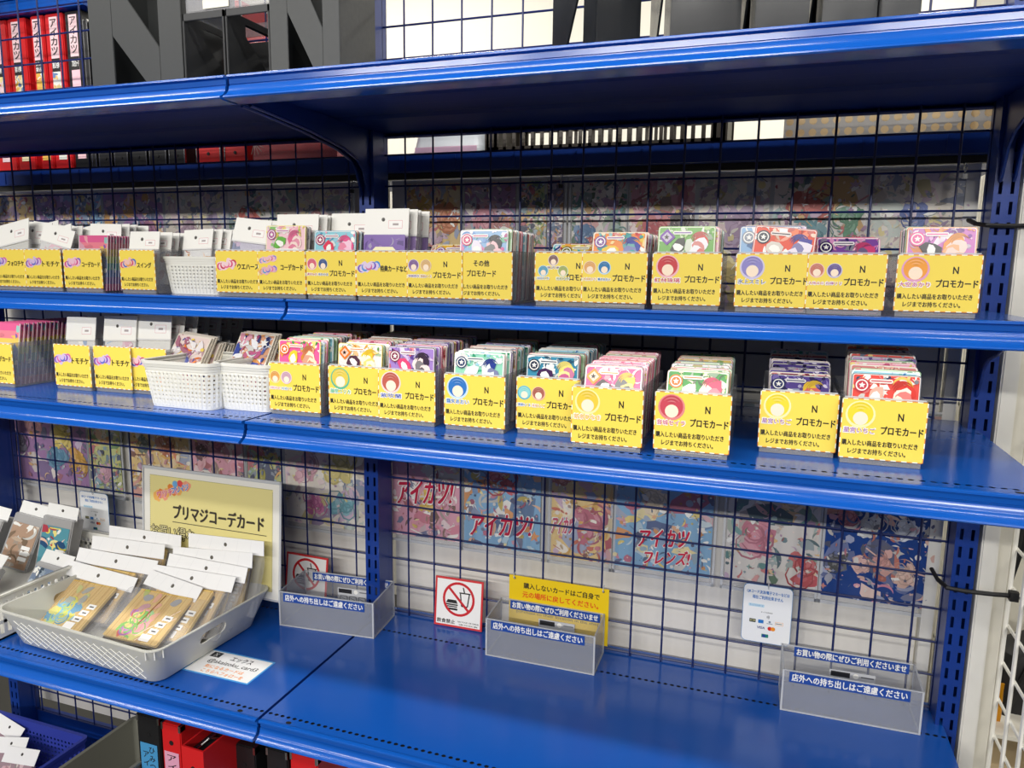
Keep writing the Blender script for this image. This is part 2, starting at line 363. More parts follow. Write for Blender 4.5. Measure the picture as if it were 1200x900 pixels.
# ------------------------------------------------------------------ shelf of the gondola standing back to back behind
t = thing('rear_shelf', 'dark blue shelf of the display behind, seen through wire mesh', 'shelf', (0, .06, .556))
m = MB(); m.box((-1.25, 0, -.028), (.90, .30, 0))
for i in range(20): m.box((-1.2 + i * .105, -.0012, -.026), (-1.1965 + i * .105, 0, -.002))
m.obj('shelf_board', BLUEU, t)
m = MB(); m.box((-1.25, .002, -.0405), (.90, .012, -.0300)); m.obj('under_shelf_shade', DARK, t)  # added dark strip: shade below this shelf, covers the bright wall behind
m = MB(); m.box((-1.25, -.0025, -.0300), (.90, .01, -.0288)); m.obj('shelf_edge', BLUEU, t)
t = thing('rear_shelf', 'bright blue shelf above the lettered binders at top left', 'shelf', (0, .06, .868))
m = MB(); m.box((-1.40, 0, 0), (-.735, .30, .035)); m.obj('shelf_board', BLUE, t)
m = MB(); m.box((-1.40, -.004, .026), (-.735, 0, .035)); m.obj('shelf_edge', BLUE, t)

# binders on the shelf behind
def kana_spine(w, h, label, red, sub, art, seed):
    rng = random.Random(seed); cv = Canvas(w, h, rgb(250, 214, 216))
    cv.rect(0, h - .106, w, h - .080, rgb(46, 40, 40)); cv.rect(0, 0, w, h - .106, art)
    if seed != 5: scribble(cv, rng, 0, h - .19, w, h - .106, [rgb(240, 190, 60), rgb(250, 230, 150), rgb(220, 120, 60), rgb(120, 150, 200), WHT], 26, .003, .009)
    for i, ch in enumerate('アイカツ'): cv.text(ch, w / 2, h - .012 - .0178 * i, w * .74, .0150, rgb(60, 52, 50), .03)
    n = len(sub)
    for j, s in enumerate(sub): cv.text(s, w / 2, h - .093 + (.0055 if n == 2 else 0) - .011 * j, w * .84, .009 if n == 2 else .013, WHT, .02)
    return cv
BIN_Z, BY = .556, .075
def binder_box(w, d, h, m_, t):
    m = MB(); m.box((-w / 2, 0, 0), (w / 2, d, h)); return m.obj('cover', m_, t, bevel=.002)
specs = [(-16, 9, 'red', ('第2弾',)), (10, 31.5, 'red', ('第1弾',)), (37, 53, 'red', ('コレクション', '第5弾')), (54, 75.5, 'red', ('第3弾',)), (77.5, 97.5, 'black', ('プロモカード',))]
arts = [rgb(250, 220, 225), rgb(250, 236, 190), rgb(240, 190, 90), rgb(235, 235, 225), rgb(250, 205, 212)]
bx_end = 0
for i, (a, b, c, sub) in enumerate(specs):
    x0, x1 = at(a, 55, BY).x, at(b, 55, BY).x; w = x1 - x0
    t = thing('ring_binder', ['red binder cut by the left edge, first spine of the lettered row', 'red binder whose spine label reads 第1弾', 'red binder whose spine label reads コレクション 第5弾', 'red binder whose spine label reads 第3弾', 'black binder whose spine label reads プロモカード'][i], 'binder', ((x0 + x1) / 2, BY, BIN_Z), group='lettered binders behind the mesh')
    cv_ = binder_box(w - .002, .20, .309, REDB if c == 'red' else BLKB, t)
    lw = min(w * .78, .022); kana_spine(lw, .280, '', c, sub, arts[i], i + 1).obj('spine_label', cv_, (-lw / 2 - (.002 if i in (1,) else 0), -.0012, .022)); bx_end = x1
# further binders of which only the feet show under the top shelf
row = [(98, 113, 'b'), (115, 131, 'b'), (133, 150, 'b'), (152, 172, 'b'), (174, 195, 'b'), (197, 217, 'b'), (229, 259, 'r'), (262, 289, 'r')]
for i, (a, b, c) in enumerate(row):
    x0, x1 = max(at(a, 172, BY).x, bx_end + .0015), at(b, 172, BY).x; w = x1 - x0
    if w < .012: continue
    t = thing('ring_binder', ('black binder foot showing under the top shelf' if c == 'b' else ('red binder foot nearest the wrapped red box' if i == 7 else 'red binder foot next to the black binders')), 'binder', ((x0 + x1) / 2, BY, BIN_Z), group=('black binders behind the mesh' if c == 'b' else None))
    cv_ = binder_box(w - .003, .20, .29, REDB if c == 'r' else BLKB, t)
    m = MB(); m.box((-w / 2 + .001, -.0010, 0), (-w / 2 + .0035, .003, .29)); m.box((w / 2 - .0035, -.0010, 0), (w / 2 - .001, .003, .29)); m.obj('metal_edge', STEEL, t)
    m = MB(); m.tube([(0, -.0012, .020), (0, .001, .020)], .0032, 10); m.obj('finger_hole', DARK, cv_)
x0, x1 = at(297, 170, BY).x, at(395, 170, BY).x
t = thing('wrapped_box', 'film-wrapped red box seen through mesh under the top shelf', 'box', ((x0 + x1) / 2, BY, BIN_Z)); w = x1 - x0
m = MB(); m.box((-w / 2, 0, 0), (w / 2, .18, .22)); m.obj('carton', mat('red_carton', rgb(206, 48, 58), .5), t)
m = MB(); m.box((-w / 2 - .001, -.0012, 0), (w / 2 + .001, .181, .221)); m.obj('film', FILM, t)
m = MB()
for k in range(7): a = R(20 - 22 * k); m.tube([(-w / 2 + .004, -.002, .035), (-w / 2 + .004 + .022 * math.cos(a), -.002, .035 + .022 * math.sin(a))], .0005, 4)
m.obj('film_crease', WHITEP, t)

# white bag, dark wicker-look basket, perforated bin on the rear shelf
x0, x1 = at(475, 170, .09).x, at(566, 170, .09).x; w = x1 - x0
t = thing('goods_bag', 'pale clear bag of white and pink goods behind the mesh', 'bag', ((x0 + x1) / 2, .09, .556))
lo = [rrect(w * (1 - .06 * k), .10 * (1 - .12 * k), .02, z, 4, 0, .06) for k, z in enumerate((.0, .02, .05, .09, .12))]
MB().loft(lo, True, True).obj('bag', mat('pale_bag', rgb(226, 232, 236), .3), t, smooth=True)
cv = Canvas(w * .8, .016, rgb(240, 200, 220)); cv.obj('pink_print', t, (-w * .4, .0078, .002))
x0, x1 = at(570, 168, .09).x, at(850, 160, .09).x; w = x1 - x0
t = thing('slotted_basket', 'dark brown basket with square openings behind the mesh', 'basket', ((x0 + x1) / 2, .09, .556)); m = MB()
for yy in (0, .16):
    for z0, z1 in ((0, .012), (.034, .039), (.061, .066), (.088, .10)): m.box((-w / 2, yy, z0), (w / 2, yy + .004, z1))
    n = 24
    for i in range(n + 1): x = -w / 2 + w * i / n; m.box((x - .0028, yy, 0), (x + .0028, yy + .004, .10))
    m.box((-w / 2, yy, 0), (-w / 2 + .022, yy + .004, .10)); m.box((w / 2 - .022, yy, 0), (w / 2, yy + .004, .10))
m.obj('lattice', BROWN, t); m = MB(); m.box((-w / 2, 0, 0), (w / 2, .16, .004))
for xx in (-w / 2, w / 2 - .004): m.box((xx, 0, 0), (xx + .004, .164, .10))
m.obj('end_wall', BROWN, t)
x0, x1 = at(918, 160, .10).x, at(1165, 148, .10).x; w = x1 - x0
t = thing('perforated_bin', 'pale grey bin with rows of round holes behind the mesh', 'bin', ((x0 + x1) / 2, .10, .556)); m = MB()
n = 17; p = w / n
for r_ in range(4):
    for i in range(n):
        cx, cz = -w / 2 + (i + .5) * p, .015 + r_ * .0165; out, inn = [], []
        for k, (sx, sy) in enumerate(((1, 0), (1, 1), (0, 1), (-1, 1), (-1, 0), (-1, -1), (0, -1), (1, -1))):
            out.append((cx + sx * p / 2, 0, cz + sy * .00825)); a = math.pi * k / 4; inn.append((cx + .0056 * math.cos(a), 0, cz + .0056 * math.sin(a)))
        m.add(out + inn, [(k, (k + 1) % 8, (k + 1) % 8 + 8, k + 8) for k in range(8)])
m.box((-w / 2, 0, 0), (w / 2, .003, .00675)); m.box((-w / 2, 0, .07275), (w / 2, .003, .085))
m.obj('perforated_wall', PERF, t, fix=False)
m = MB(); m.box((-w / 2, .003, 0), (w / 2, .15, .003)); m.box((-w / 2, .147, 0), (w / 2, .15, .085)); m.box((w / 2 - .003, .003, 0), (w / 2, .15, .085)); m.box((-w / 2, .003, 0), (-w / 2 + .003, .15, .085)); m.obj('bin_body', TAN, t)

# ------------------------------------------------------------------ white column, white wire side panel, stock beyond it
MB().box((.866, -.035, -1.05), (.886, .03, 1.0)).obj('trim_4', WHITEM, bevel=.002)['kind'] = 'structure'
MB().box((.886, -.016, -1.05), (.905, .03, 1.0)).obj('trim_5', CREAMB)['kind'] = 'structure'
t = thing('wire_side_panel', 'white wire grid panel standing end-on at the right', 'wire panel', (.912, 0, -.9)); m = MB()
for i in range(1, 12): m.tube([(0, -.003 - .055 * i, 0), (0, -.003 - .055 * i, 1.85)], .0028, 6)
for i in range(34): m.tube([(0.004, 0, .02 + .055 * i), (0.004, -.62, .02 + .055 * i)], .0024, 6)
m.obj('wire_grid', WHITEM, t); m = MB(); m.tube([(0, -.003, 0), (0, -.003, 1.85)], .004, 8); m.obj('border_wire', WHITEM, t)
MB().box((.93, .62, -1.05), (2.2, .66, 1.4)).obj('wall_right', CREAMB)['kind'] = 'structure'
c = at(1192, 790, .30); t = thing('bag_stock', 'black fabric bag beyond the white wire panel at right', 'bag', (c.x + .035, .30, -.3748))
lo = [rrect(w, .09, .03, z, 4, cx, 0) for w, z, cx in ((.10, -.02, 0), (.15, .0, .0), (.16, .05, .0), (.15, .10, .01), (.10, .125, .03))]
MB().loft(lo, True, True).obj('bag_body', DARK, t, smooth=True)
m = MB(); p = [at(x, y, .27) - t.location for x, y in ((1166, 735), (1178, 690), (1196, 640), (1200, 600), (1184, 590), (1172, 610))]; m.tube(p, .0075, 8); m.obj('strap', DARK, t, smooth=True)
m = MB(); p = [at(x, y, .25) - t.location for x, y in ((1160, 868), (1175, 838), (1198, 800), (1214, 770))]; m.tube(p, .006, 8); m.obj('webbing', DARK, t, smooth=True)
c = at(1160, 836, .22); t = thing('snack_pouch', 'shiny orange foil pouch beyond the white wire panel', 'pouch', (c.x, .22, -.3748), (0, 0, R(10)))
lo = [rrect(w, d, min(w, d) * .45, z, 4) for w, d, z in ((.034, .003, 0), (.034, .012, .012), (.032, .018, .035), (.032, .010, .058), (.034, .003, .068))]
MB().loft(lo, True, True).obj('pouch_body', GOLDF, t, smooth=True)
c = at(1150, 896, .24); t = thing('paper_stack', 'stack of kraft papers low behind the white wire panel', 'paper', (c.x + .05, .27, -.5712)); m = MB()
for k in range(7): m.box((-.06 + .004 * (k % 3), -.06, .018 * k), (.08 - .003 * (k % 2), .06, .018 * k + .015))
m.obj('sheets', TAN, t)
c = at(1200, 495, .34); t = thing('carton', 'kraft carton beyond the white wire panel, level with the middle shelves', 'box', (c.x + .05, .34, .116)); m = MB(); m.box((-.06, 0, 0), (.08, .10, .045)); m.obj('carton_body', TAN, t)
m = MB(); m.box((-.06, -.0005, .014), (.08, 0, .022)); m.obj('tape', CREAMB, t)
c = at(1185, 862, .36); t = thing('rolled_bag', 'grey plastic bundle low behind the white wire panel', 'bag', (c.x + .10, .42, -.5712))
lo = [rrect(w, .07, .03, z, 4) for w, z in ((.10, 0), (.15, .02), (.15, .06), (.09, .09))]
MB().loft(lo, True, True).obj('bundle', mat('grey_film', rgb(150, 145, 145), .35), t, smooth=True)
t = thing('stock_rack', 'pale metal rack holding stock beyond the white wire panel', 'rack', (.945, .18, -1.05))
for zz in (.116, -.3748, -.5712): m = MB(); m.box((0, 0, zz + 1.05 - .007), (.45, .36, zz + 1.05 - .0004)); m.obj('board', CREAMB, t)
for xx in (.0, .44):
    for yy in (.34,): m = MB(); m.box((xx, yy, 0), (xx + .012, yy + .012, 1.6)); m.obj('post', CREAMB, t)
# cable ties
for lab, px, py, z in (('black cable tie round the right upright at upper shelf', 1160, 263, 0), ('black cable tie round the right upright above lowest shelf', 1130, 690, 0)):
    c = at(px, py, -.037); t = thing('cable_tie', lab, 'cable tie', (XR, 0, c.z)); m = MB()
    m.tube([(-.030, .002, .008), (-.026, -.020, .002), (-.018, -.0385, -.001), (0, -.0395, -.002), (.018, -.0390, -.002), (.038, -.040, -.001), (.058, -.038, 0), (.066, -.030, .001)], .0030, 6)
    m.obj('strap', DARK, t); m = MB(); m.box((.054, -.045, -.006), (.064, -.034, .006)); m.obj('tie_head', DARK, t)

# ================================================================== black file holders on the top shelf
def n_panel(m, w, h, t, flip=False):      # side panel with two slanted cut-outs, extruded along y from 0 to t
    P = [[(0, 0), (.26, 0), (.26, 1), (0, 1)], [(.76, 0), (1, 0), (1, 1), (.76, 1)], [(.26, .93), (.76, .93), (.76, 1), (.26, 1)], [(.26, 0), (.76, 0), (.76, .05), (.26, .05)],
         [(.26, .45), (.76, .05), (.76, .36), (.26, .80)]]
    for p in P: m.prism([((1 - u if flip else u) * w - w / 2, v * h) for u, v in p], t, 'y', 0)
def file_holder(label, loc, rz, w, d, h, front, side, material, group='black file holders', back=True):
    t = thing('file_holder', label, 'file holder', loc, (0, 0, rz), group)
    m = MB()
    if front == 'n': n_panel(m, w, h, .003)
    elif front == 'solid': m.box((-w / 2, 0, 0), (w / 2, .003, h))
    elif front == 'open': m.box((-w / 2, 0, 0), (w / 2, .003, .012)); m.box((-w / 2, 0, 0), (-w / 2 + .003, .003, h)); m.box((w / 2 - .003, 0, 0), (w / 2, .003, h)); m.box((-w / 2, 0, h - .01), (w / 2, .003, h))
    m.obj('front_panel', material, t, bevel=.0006)
    for sx in (-1, 1):
        m = MB()
        if side == 'n':
            q = MB(); n_panel(q, d - .006, h, .0025); M = Matrix.Translation((sx * (w / 2 - .00125) - .00125 * 1, d / 2, 0)) @ Matrix.Rotation(R(90), 4, 'Z') @ Matrix.Translation((0, -.0025, 0))
            m.add([M @ Vector(v) for v in q.v], q.f)
        else: m.box((sx * w / 2 - (.0025 if sx > 0 else 0), .003, 0), (sx * w / 2 + (0 if sx > 0 else .0025), d - .003, h))
        m.obj('side_panel', material, t)
    if back: m = MB(); m.box((-w / 2, d - .003, 0), (w / 2, d, h)); m.obj('back_panel', material, t)
    m = MB(); m.box((-w / 2 + .003, .003, 0), (w / 2 - .003, d - .003, .003)); m.obj('bottom', material, t)
    return t
def span(a, b, py, Y): return at(a, py, Y).x, at(b, py, Y).x
MATB = mat('charcoal_plastic', rgb(52, 54, 54), 0.55, noise=.06, nscale=150)
x0, x1 = span(106, 214, 60, -.20); file_holder('charcoal file holder with big diagonal cut-outs, next to lettered binders', ((x0 + x1) / 2, -.20, ZT + .0003), 0, x1 - x0, .12, .26, 'n', 'solid', MATB)
x0, x1 = span(215, 264, 60, -.21); file_holder('open-fronted black file holder beside the big charcoal one', ((x0 + x1) / 2, -.21, ZT + .0003), 0, x1 - x0 - .001, .15, .132, 'open', 'n', BLACKP)
x0, x1 = span(265, 317, 60, -.21); file_holder('open-fronted black file holder, right one of the open pair', ((x0 + x1) / 2, -.21, ZT + .0003), 0, x1 - x0 - .001, .15, .132, 'open', 'n', BLACKP)
x0, x1 = span(318, 393, 50, -.21); file_holder('charcoal file holder with slanted cut-outs left of the middle upright', ((x0 + x1) / 2 + .003, -.21, ZT + .0003), R(8), x1 - x0, .13, .26, 'n', 'solid', MATB)
x0, x1 = span(214, 318, 12, -.212)
t = thing('clear_tray', 'clear plastic tray lying across the two open black holders', 'tray', ((x0 + x1) / 2, -.205, ZT + .1330)); w = x1 - x0; m = MB(); m.box((-w / 2, 0, 0), (w / 2, .12, .003)); m.box((-w / 2, 0, 0), (w / 2, .003, .02)); m.box((-w / 2, .117, 0), (w / 2, .12, .02)); m.obj('tray_body', SMOKE, t)
cv = Canvas(.045, .012, rgb(222, 220, 205)); cv.obj('paper_strip', t, (-.045, -.0012, .004))
c = at(285, 88, -.30); t = thing('clear_sleeves', 'loose clear plastic sleeves lying before the open black holders', 'sleeves', (c.x, -.275, ZT + .0004), (0, 0, R(-4))); m = MB()
for k in range(6): m.box((-.045 + .004 * (k % 3), -.02 + .002 * k, .002 * k), (.045 - .003 * (k % 2), .03, .002 * k + .0012))
m.obj('sleeve_pile', RIMC, t)
for i, (px, rz, w, d, lab) in enumerate((
        (699, 42, .056, .115, 'black file holder with see-through slanted cut-outs, leftmost on the right bay'),
        (785, 22, .076, .10, 'glossy black file holder, second from the left on the right bay'),
        (884, 16, .054, .085, 'glossy black file holder, third from the left on the right bay'),
        (962, 12, .052, .085, 'glossy black file holder, fourth from the left on the right bay'),
        (1031, 10, .036, .085, 'narrow glossy black file holder, rightmost on the top shelf'))):
    c = at(px, 40, -.285); a = R(rz); ox = Vector((math.cos(a), math.sin(a), 0)) * w / 2
    file_holder(lab, (c.x + ox.x, c.y + ox.y, ZT + .0003), a, w, d, .25, 'solid', 'n', BLACKG, back=(i > 1))

# ================================================================== prints hanging in clear sleeves behind the mesh
PP = {'pink': ['#e8a8b8', '#d8708c', '#f0d0d4', '#b04a5a', '#e6c050', '#7a4a3a', '#3c4a80', '#f6efe6'], 'warm': ['#e8b040', '#d8603c', '#f0dcae', '#c03a50', '#7c3c2c', '#f4ead8', '#8a9ac0', '#c8a0c0'],
      'blue': ['#5a8cc0', '#2c5ca0', '#a8cce0', '#e8d060', '#c85a80', '#f2f0ea', '#203c78', '#e09040'], 'pale': ['#e2d8c8', '#c8a8c8', '#e8c8cc', '#b8c8c0', '#a890b8', '#e8d890', '#8898b8', '#f4eee4'],
      'teal': ['#3c9090', '#c84048', '#e8d8d0', '#286878', '#b080b0', '#e0b060', '#407858', '#f2e6e2'], 'navy': ['#1c3c80', '#28509c', '#e8e4e0', '#d07090', '#c05038', '#8898c8', '#e8b8a8', '#142c60'],
      'green': ['#6a9c58', '#c8c048', '#385c8c', '#d0687c', '#e8dcc8', '#28406c', '#e8a850', '#8cb4c8'], 'violet': ['#6a4a90', '#a04a70', '#d8a0b8', '#3a3a78', '#e0a040', '#c8b0d8', '#4878a8', '#f0e4e0']}
BASE = {'pink': '#dca4b4', 'warm': '#e4c890', 'blue': '#8cb4d4', 'pale': '#e4dcd0', 'teal': '#d8d4d0', 'navy': '#1e4288', 'green': '#c4c890', 'violet': '#a884b0'}
def poster(label, x0, x1, z0, z1, pal, seed, logo=None, clusters=(), cat='poster'):
    rng = random.Random(seed); w, h = x1 - x0, z1 - z0; cv = Canvas(w, h, hx(BASE[pal])); P = [hx(c) for c in PP[pal]]
    cv.L = .000006; P = [mixc(c, rgb(214, 208, 202), .22) for c in P]  # pale haze of the clear sleeve mixed into print colours, clusters too
    scribble(cv, rng, 0, 0, w, h, P, 16, .018, .045)
    scribble(cv, rng, 0, 0, w, h, P, 120, .005, .016)
    for cx, cz, r, col in clusters:
        c = mixc(hx(col), rgb(214, 208, 202), .15); cx, cz = cx * w, cz * h; cv.box = (0, 0, w, h)
        for q in range(12): cv.blob(rng, cx + (rng.random() - .5) * r * 1.2, cz + (rng.random() - .5) * r * 1.4, r * (.50 - .025 * q), r * (.36 - .018 * q), mixc(c, WHT if q % 2 else INK, .05 + .03 * (q % 5)), 11, .3)
        for q in range(7): cv.arc(cx + (rng.random() - .5) * r, cz + (rng.random() - .5) * r, r * (.75 - .08 * q), r * .10, rng.random() * 6, 7 + rng.random() * 2, mixc(c, INK, .30))
    scribble(cv, rng, 0, 0, w, h, P + [WHT, mixc(INK, P[0], .5)], 170, .002, .0075)
    scribble(cv, rng, 0, 0, w, h, [WHT, mixc(INK, P[1], .5)] + P, 60, .001, .0035)
    for tx, cx, cz, lw, lh, col in (logo or ()): cv.text(tx, cx * w, cz * h, lw * w + .002, lh * h + .002, WHT, .055, R(6), .25); cv.text(tx, cx * w, cz * h, lw * w, lh * h, hx(col), .03, R(6), .25)
    t = thing('poster', label, cat, (x0, .032, z0), group=None); o = cv.obj('print', t, material=SHEET)
    m = MB(); e = .006
    m.box((-e, .0010, -e * 2.2), (w + e, .0016, h + e)); m.obj('sleeve_back', FILM, t)
    m = MB()
    for a, b in (((-e, -.0004, -e * 2.2), (w + e, .0010, -e * 1.3)), ((-e, -.0004, h + e * .5), (w + e, .0010, h + e)), ((-e, -.0004, -e * 2.2), (-e * .4, .0010, h + e)), ((w + e * .4, -.0004, -e * 2.2), (w + e, .0010, h + e))): m.box(a, b)
    m.obj('sleeve_edge', RIMC, t); return t
X = lambda px, py: at(px, py, .032).x
LO, HI = -.118, .168
poster('pink print with a red slanted title, first right of the middle upright', X(460, 600), X(539, 610), LO, HI, 'pink', 11, (('アイカツ!', .5, .30, .8, .15, '#c02848'),), ((.25, .62, .026, '#7a3c34'), (.5, .68, .022, '#d8b040'), (.78, .62, .024, '#3c5080'), (.5, .24, .02, '#e8c040')))
poster('lilac and blue print with a red slanted title, second from the middle upright', X(544, 610), X(633, 620), LO, HI, 'blue', 12, (('アイカツ!', .5, .15, .8, .13, '#c02848'),), ((.5, .62, .032, '#d88838'), (.5, .42, .030, '#c84858'), (.2, .66, .022, '#3c5490'), (.85, .6, .024, '#c8b840')))
poster('print with a big yellow and rose cluster, third from the middle upright', X(646, 620), X(717, 630), LO, HI, 'warm', 13, (('アイカツ', .2, .2, .36, .10, '#c85870'),), ((.6, .62, .044, '#e8b848'), (.65, .22, .036, '#c86880'), (.2, .5, .020, '#d88070')))
poster('print with red title over white, fourth from the middle upright', X(719, 630), X(834, 640), LO, HI, 'blue', 14, (('アイカツ', .52, .20, .50, .10, '#d02848'), ('フレンズ!', .56, .09, .46, .08, '#d02848')), ((.45, .62, .036, '#c86058'), (.75, .60, .036, '#4878b0'), (.4, .42, .030, '#ecd8b8'), (.95, .78, .022, '#e09030')))
poster('white and orange print above the payment notice on the right bay', X(851, 640), X(961, 640), LO, HI, 'teal', 15, None, ((.35, .60, .034, '#e09078'), (.62, .72, .030, '#5898a8'), (.65, .52, .024, '#e8c8a8'), (.35, .25, .034, '#d07890'), (.85, .12, .028, '#c02838')))
poster('dark navy print with a light title at top, rightmost on the right bay', X(964, 640), X(1094, 660), LO, HI, 'navy', 16, (('プラネット!', .5, .72, .5, .10, '#d04868'),), ((.22, .44, .018, '#d06878'), (.42, .40, .020, '#d8dce0'), (.72, .40, .020, '#c8d0e0'), (.36, .2, .015, '#e0b0a8'), (.55, .23, .016, '#d89890'), (.76, .18, .018, '#e0b8a8'), (.15, .2, .018, '#283038')))
poster('print with large yellow and blue shapes at the far left of left bay', X(15, 560), X(104, 560), -.115, HI, 'violet', 21, None, ((.7, .42, .036, '#e8d060'), (.35, .45, .03, '#e8a8b0'), (.6, .22, .034, '#4890b8'), (.9, .2, .03, '#e0a830'), (.15, .3, .024, '#3a3060')))
poster('narrow green and pink print beside the far left large print', X(107, 560), X(143, 560), -.118, HI, 'green', 22, None, ((.5, .55, .02, '#388048'), (.5, .15, .024, '#e0a8c0'), (.6, .75, .02, '#c84858')))
poster('orange and red print directly above the sign board', X(155, 560), X(224, 560), -.120, HI, 'warm', 23, None, ((.35, .7, .024, '#c85050'), (.6, .42, .028, '#b86038'), (.25, .4, .02, '#607068')))
poster('rosy pink print behind the upper right of the sign board', X(226, 560), X(286, 560), -.122, HI, 'pink', 24, None, ((.5, .5, .026, '#d0708c'), (.2, .4, .02, '#703848')))
poster('olive and blue print right of the sign board top', X(291, 560), X(332, 570), -.122, HI, 'green', 25, None, ((.6, .5, .022, '#506890'), (.3, .7, .02, '#b8b060')))
poster('pale yellow and pink print left of the middle upright', X(335, 570), X(430, 570), -.124, HI, 'pale', 26, None, ((.25, .38, .03, '#e0a8b8'), (.65, .42, .04, '#e0d080'), (.35, .14, .026, '#d060a0'), (.7, .16, .028, '#68b0c0'), (.85, .7, .022, '#7890b8'), (.5, .72, .022, '#b0c888')))
mid = [(477, 539, 'warm', 'red and golden print above the purple framed card', ((.35, .75, .026, '#e0b038'), (.75, .72, .026, '#d87838'), (.4, .25, .03, '#c85058'))),
       (545, 604, 'violet', 'rosy print with blue patches behind the mesh above the その他 box', ((.4, .7, .024, '#d88098'), (.7, .6, .022, '#c88080'), (.4, .3, .026, '#5070a8'))),
       (611, 641, 'green', 'yellow green strip print behind the mesh, above the gap in upper boxes', ((.5, .3, .02, '#d0c040'),)),
       (642, 660, 'violet', 'narrow purple strip print behind the mesh, near a hanging hook', ()),
       (671, 735, 'teal', 'blue and green print with slanted streaks behind the mesh', ((.25, .6, .022, '#3878b0'), (.35, .25, .026, '#c05060'), (.7, .5, .026, '#c8c048'))),
       (738, 815, 'pink', 'pink checked print with red and dark patches behind the mesh', ((.4, .62, .03, '#d04858'), (.75, .62, .03, '#382838'), (.5, .25, .024, '#4878b0'))),
       (819, 902, 'pale', 'pale print with a large mauve patch behind the mesh', ((.62, .62, .036, '#a888b0'), (.6, .25, .03, '#e0c878'))),
       (907, 1018, 'teal', 'print with red, teal and green patches behind the mesh', ((.38, .78, .028, '#c84840'), (.4, .58, .03, '#308898'), (.78, .66, .024, '#2c8860'), (.3, .4, .024, '#a060a0'), (.6, .3, .03, '#d87090'), (.9, .5, .016, '#c83858'))),
       (1022, 1138, 'pale', 'cream print with blue bow shapes at the right end behind mesh', ((.45, .7, .02, '#4868b8'), (.6, .5, .026, '#c84868'), (.5, .25, .028, '#d89838'), (.3, .2, .02, '#485078'))),
       (-16, 38, 'warm', 'red and gold print at the far left edge behind mesh', ((.5, .4, .03, '#c84030'),)),
       (41, 85, 'violet', 'plum print second from left behind the upper mesh', ((.5, .5, .026, '#7a3868'),)),
       (88, 118, 'blue', 'blue print third from left behind the upper mesh', ((.5, .5, .02, '#3868a8'),)),
       (121, 190, 'violet', 'busy multicolour print behind the left upper mesh, above コーデカード cards', ((.3, .6, .024, '#4878b8'), (.7, .6, .026, '#b06898'), (.5, .3, .024, '#d06050'))),
       (193, 264, 'pale', 'faded mauve print behind the mesh above the upper white basket', ((.4, .6, .026, '#b898b0'),)),
       (267, 346, 'teal', 'print with a red round patch behind the mesh left of middle upright', ((.3, .7, .028, '#c84838'), (.7, .66, .022, '#2c7050'))),
       (350, 412, 'pale', 'pink and blue print just left of the middle upright, upper mesh', ((.5, .6, .022, '#4068a8'), (.25, .7, .022, '#d09098')))]
for i, (a, b, pal, lab, cl) in enumerate(mid):
    poster(lab, X(a, 235), X(b, 235), .300, .5035, pal, 40 + i, None, cl)
for px, lab in ((658, 'small clear hook holding prints on the upper mesh, middle one'), (1129, 'small clear hook holding prints at the right end of upper mesh'), (414, 'small clear hook on the upper mesh by the middle upright')):
    c = at(px, 212, -.004); t = thing('mesh_hook', lab, 'hook', (c.x, -.002, .503)); m = MB(); m.tube([(0, .004, .004), (0, -.005, .003), (0, -.006, -.006), (0, -.004, -.012), (0, -.009, -.012)], .0012, 6); m.obj('wire', STEEL, t)
    m = MB(); m.loft([rrect(.007, .007, .0034, z, 3, 0, -.006) for z in (-.016, -.010)], True, True); m.obj('bead', WHITEP if px > 1000 else DARK, t)

# ================================================================== trading cards
CW, CH, CT = .0655, .0915, .0016
def card_art(seed, base, pal, icon, fig, item=None, dia=False, layout=0):
    rng = random.Random(seed); cv = Canvas(CW, CH, mixc(hx(pal[seed % len(pal)]), rgb(235, 225, 215), .18), t=CT, corner=.003); w, h = CW, CH; P = [hx(c) for c in pal]
    cv.rr(w / 2, h / 2, w - .0016, h - .0016, .0025, rgb(240, 236, 230)); cv.rr(w / 2, h / 2, w - .0030, h - .0030, .002, hx(base))
    scribble(cv, rng, .0016, .0016, w - .0016, h - .0016, P + [WHT], 40, .003, .009)
    scribble(cv, rng, .0012, h - .016, w - .0012, h - .0010, P, 26, .002, .006)
    y = h - .0125
    cv.box = (.0026, .0026, w - .0026, h - .0026)
    for q in range(6): cv.blob(rng, w * .74 + (rng.random() - .5) * .012, h * .80 - .0035 * q, .0095 - .0007 * q, .0085 - .0006 * q, mixc(hx(fig[q % len(fig)]), WHT, .1 * (q % 3)), 11, .22)
    for q in range(3): cv.arc(w * .74, h * .82, .0105 - .002 * q, .0022, .4 + q * .3, 3.0 + q * .2, mixc(hx(fig[0]), INK, .25))
    if item: cv.blob(rng, w * .36, h * .74, .011, .0075, hx(item), 8, .2); cv.blob(rng, w * .36, h * .735, .0065, .0045, WHT, 7, .2)
    cv.rr(w * .43, h - .0075, w * .34, .0042, .002, mixc(WHT, hx(base), .15)); cv.rr(w * .43, h - .0075, w * .30, .0012, .0005, hx(icon))
    if dia: cv.star(.0105, y, .0095, hx(icon), 4, .72, 0); cv.star(.0105, y, .0060, mixc(hx(icon), WHT, .5), 4, .72, 0)
    else: cv.disc(.0098, y, .0075, hx(icon)); cv.ring(.0098, y, .0048, .0060, WHT)
    cv.star(.0100, y, .0034, WHT if not dia else INK, 5)
    cv.rr(w * .55, h * .60, w * .62, .009, .001, WHT); cv.rr(w * .50, h * .60, w * .45, .0024, .0008, rgb(120, 120, 130))
    return cv.mesh('card_art', GLOSS)
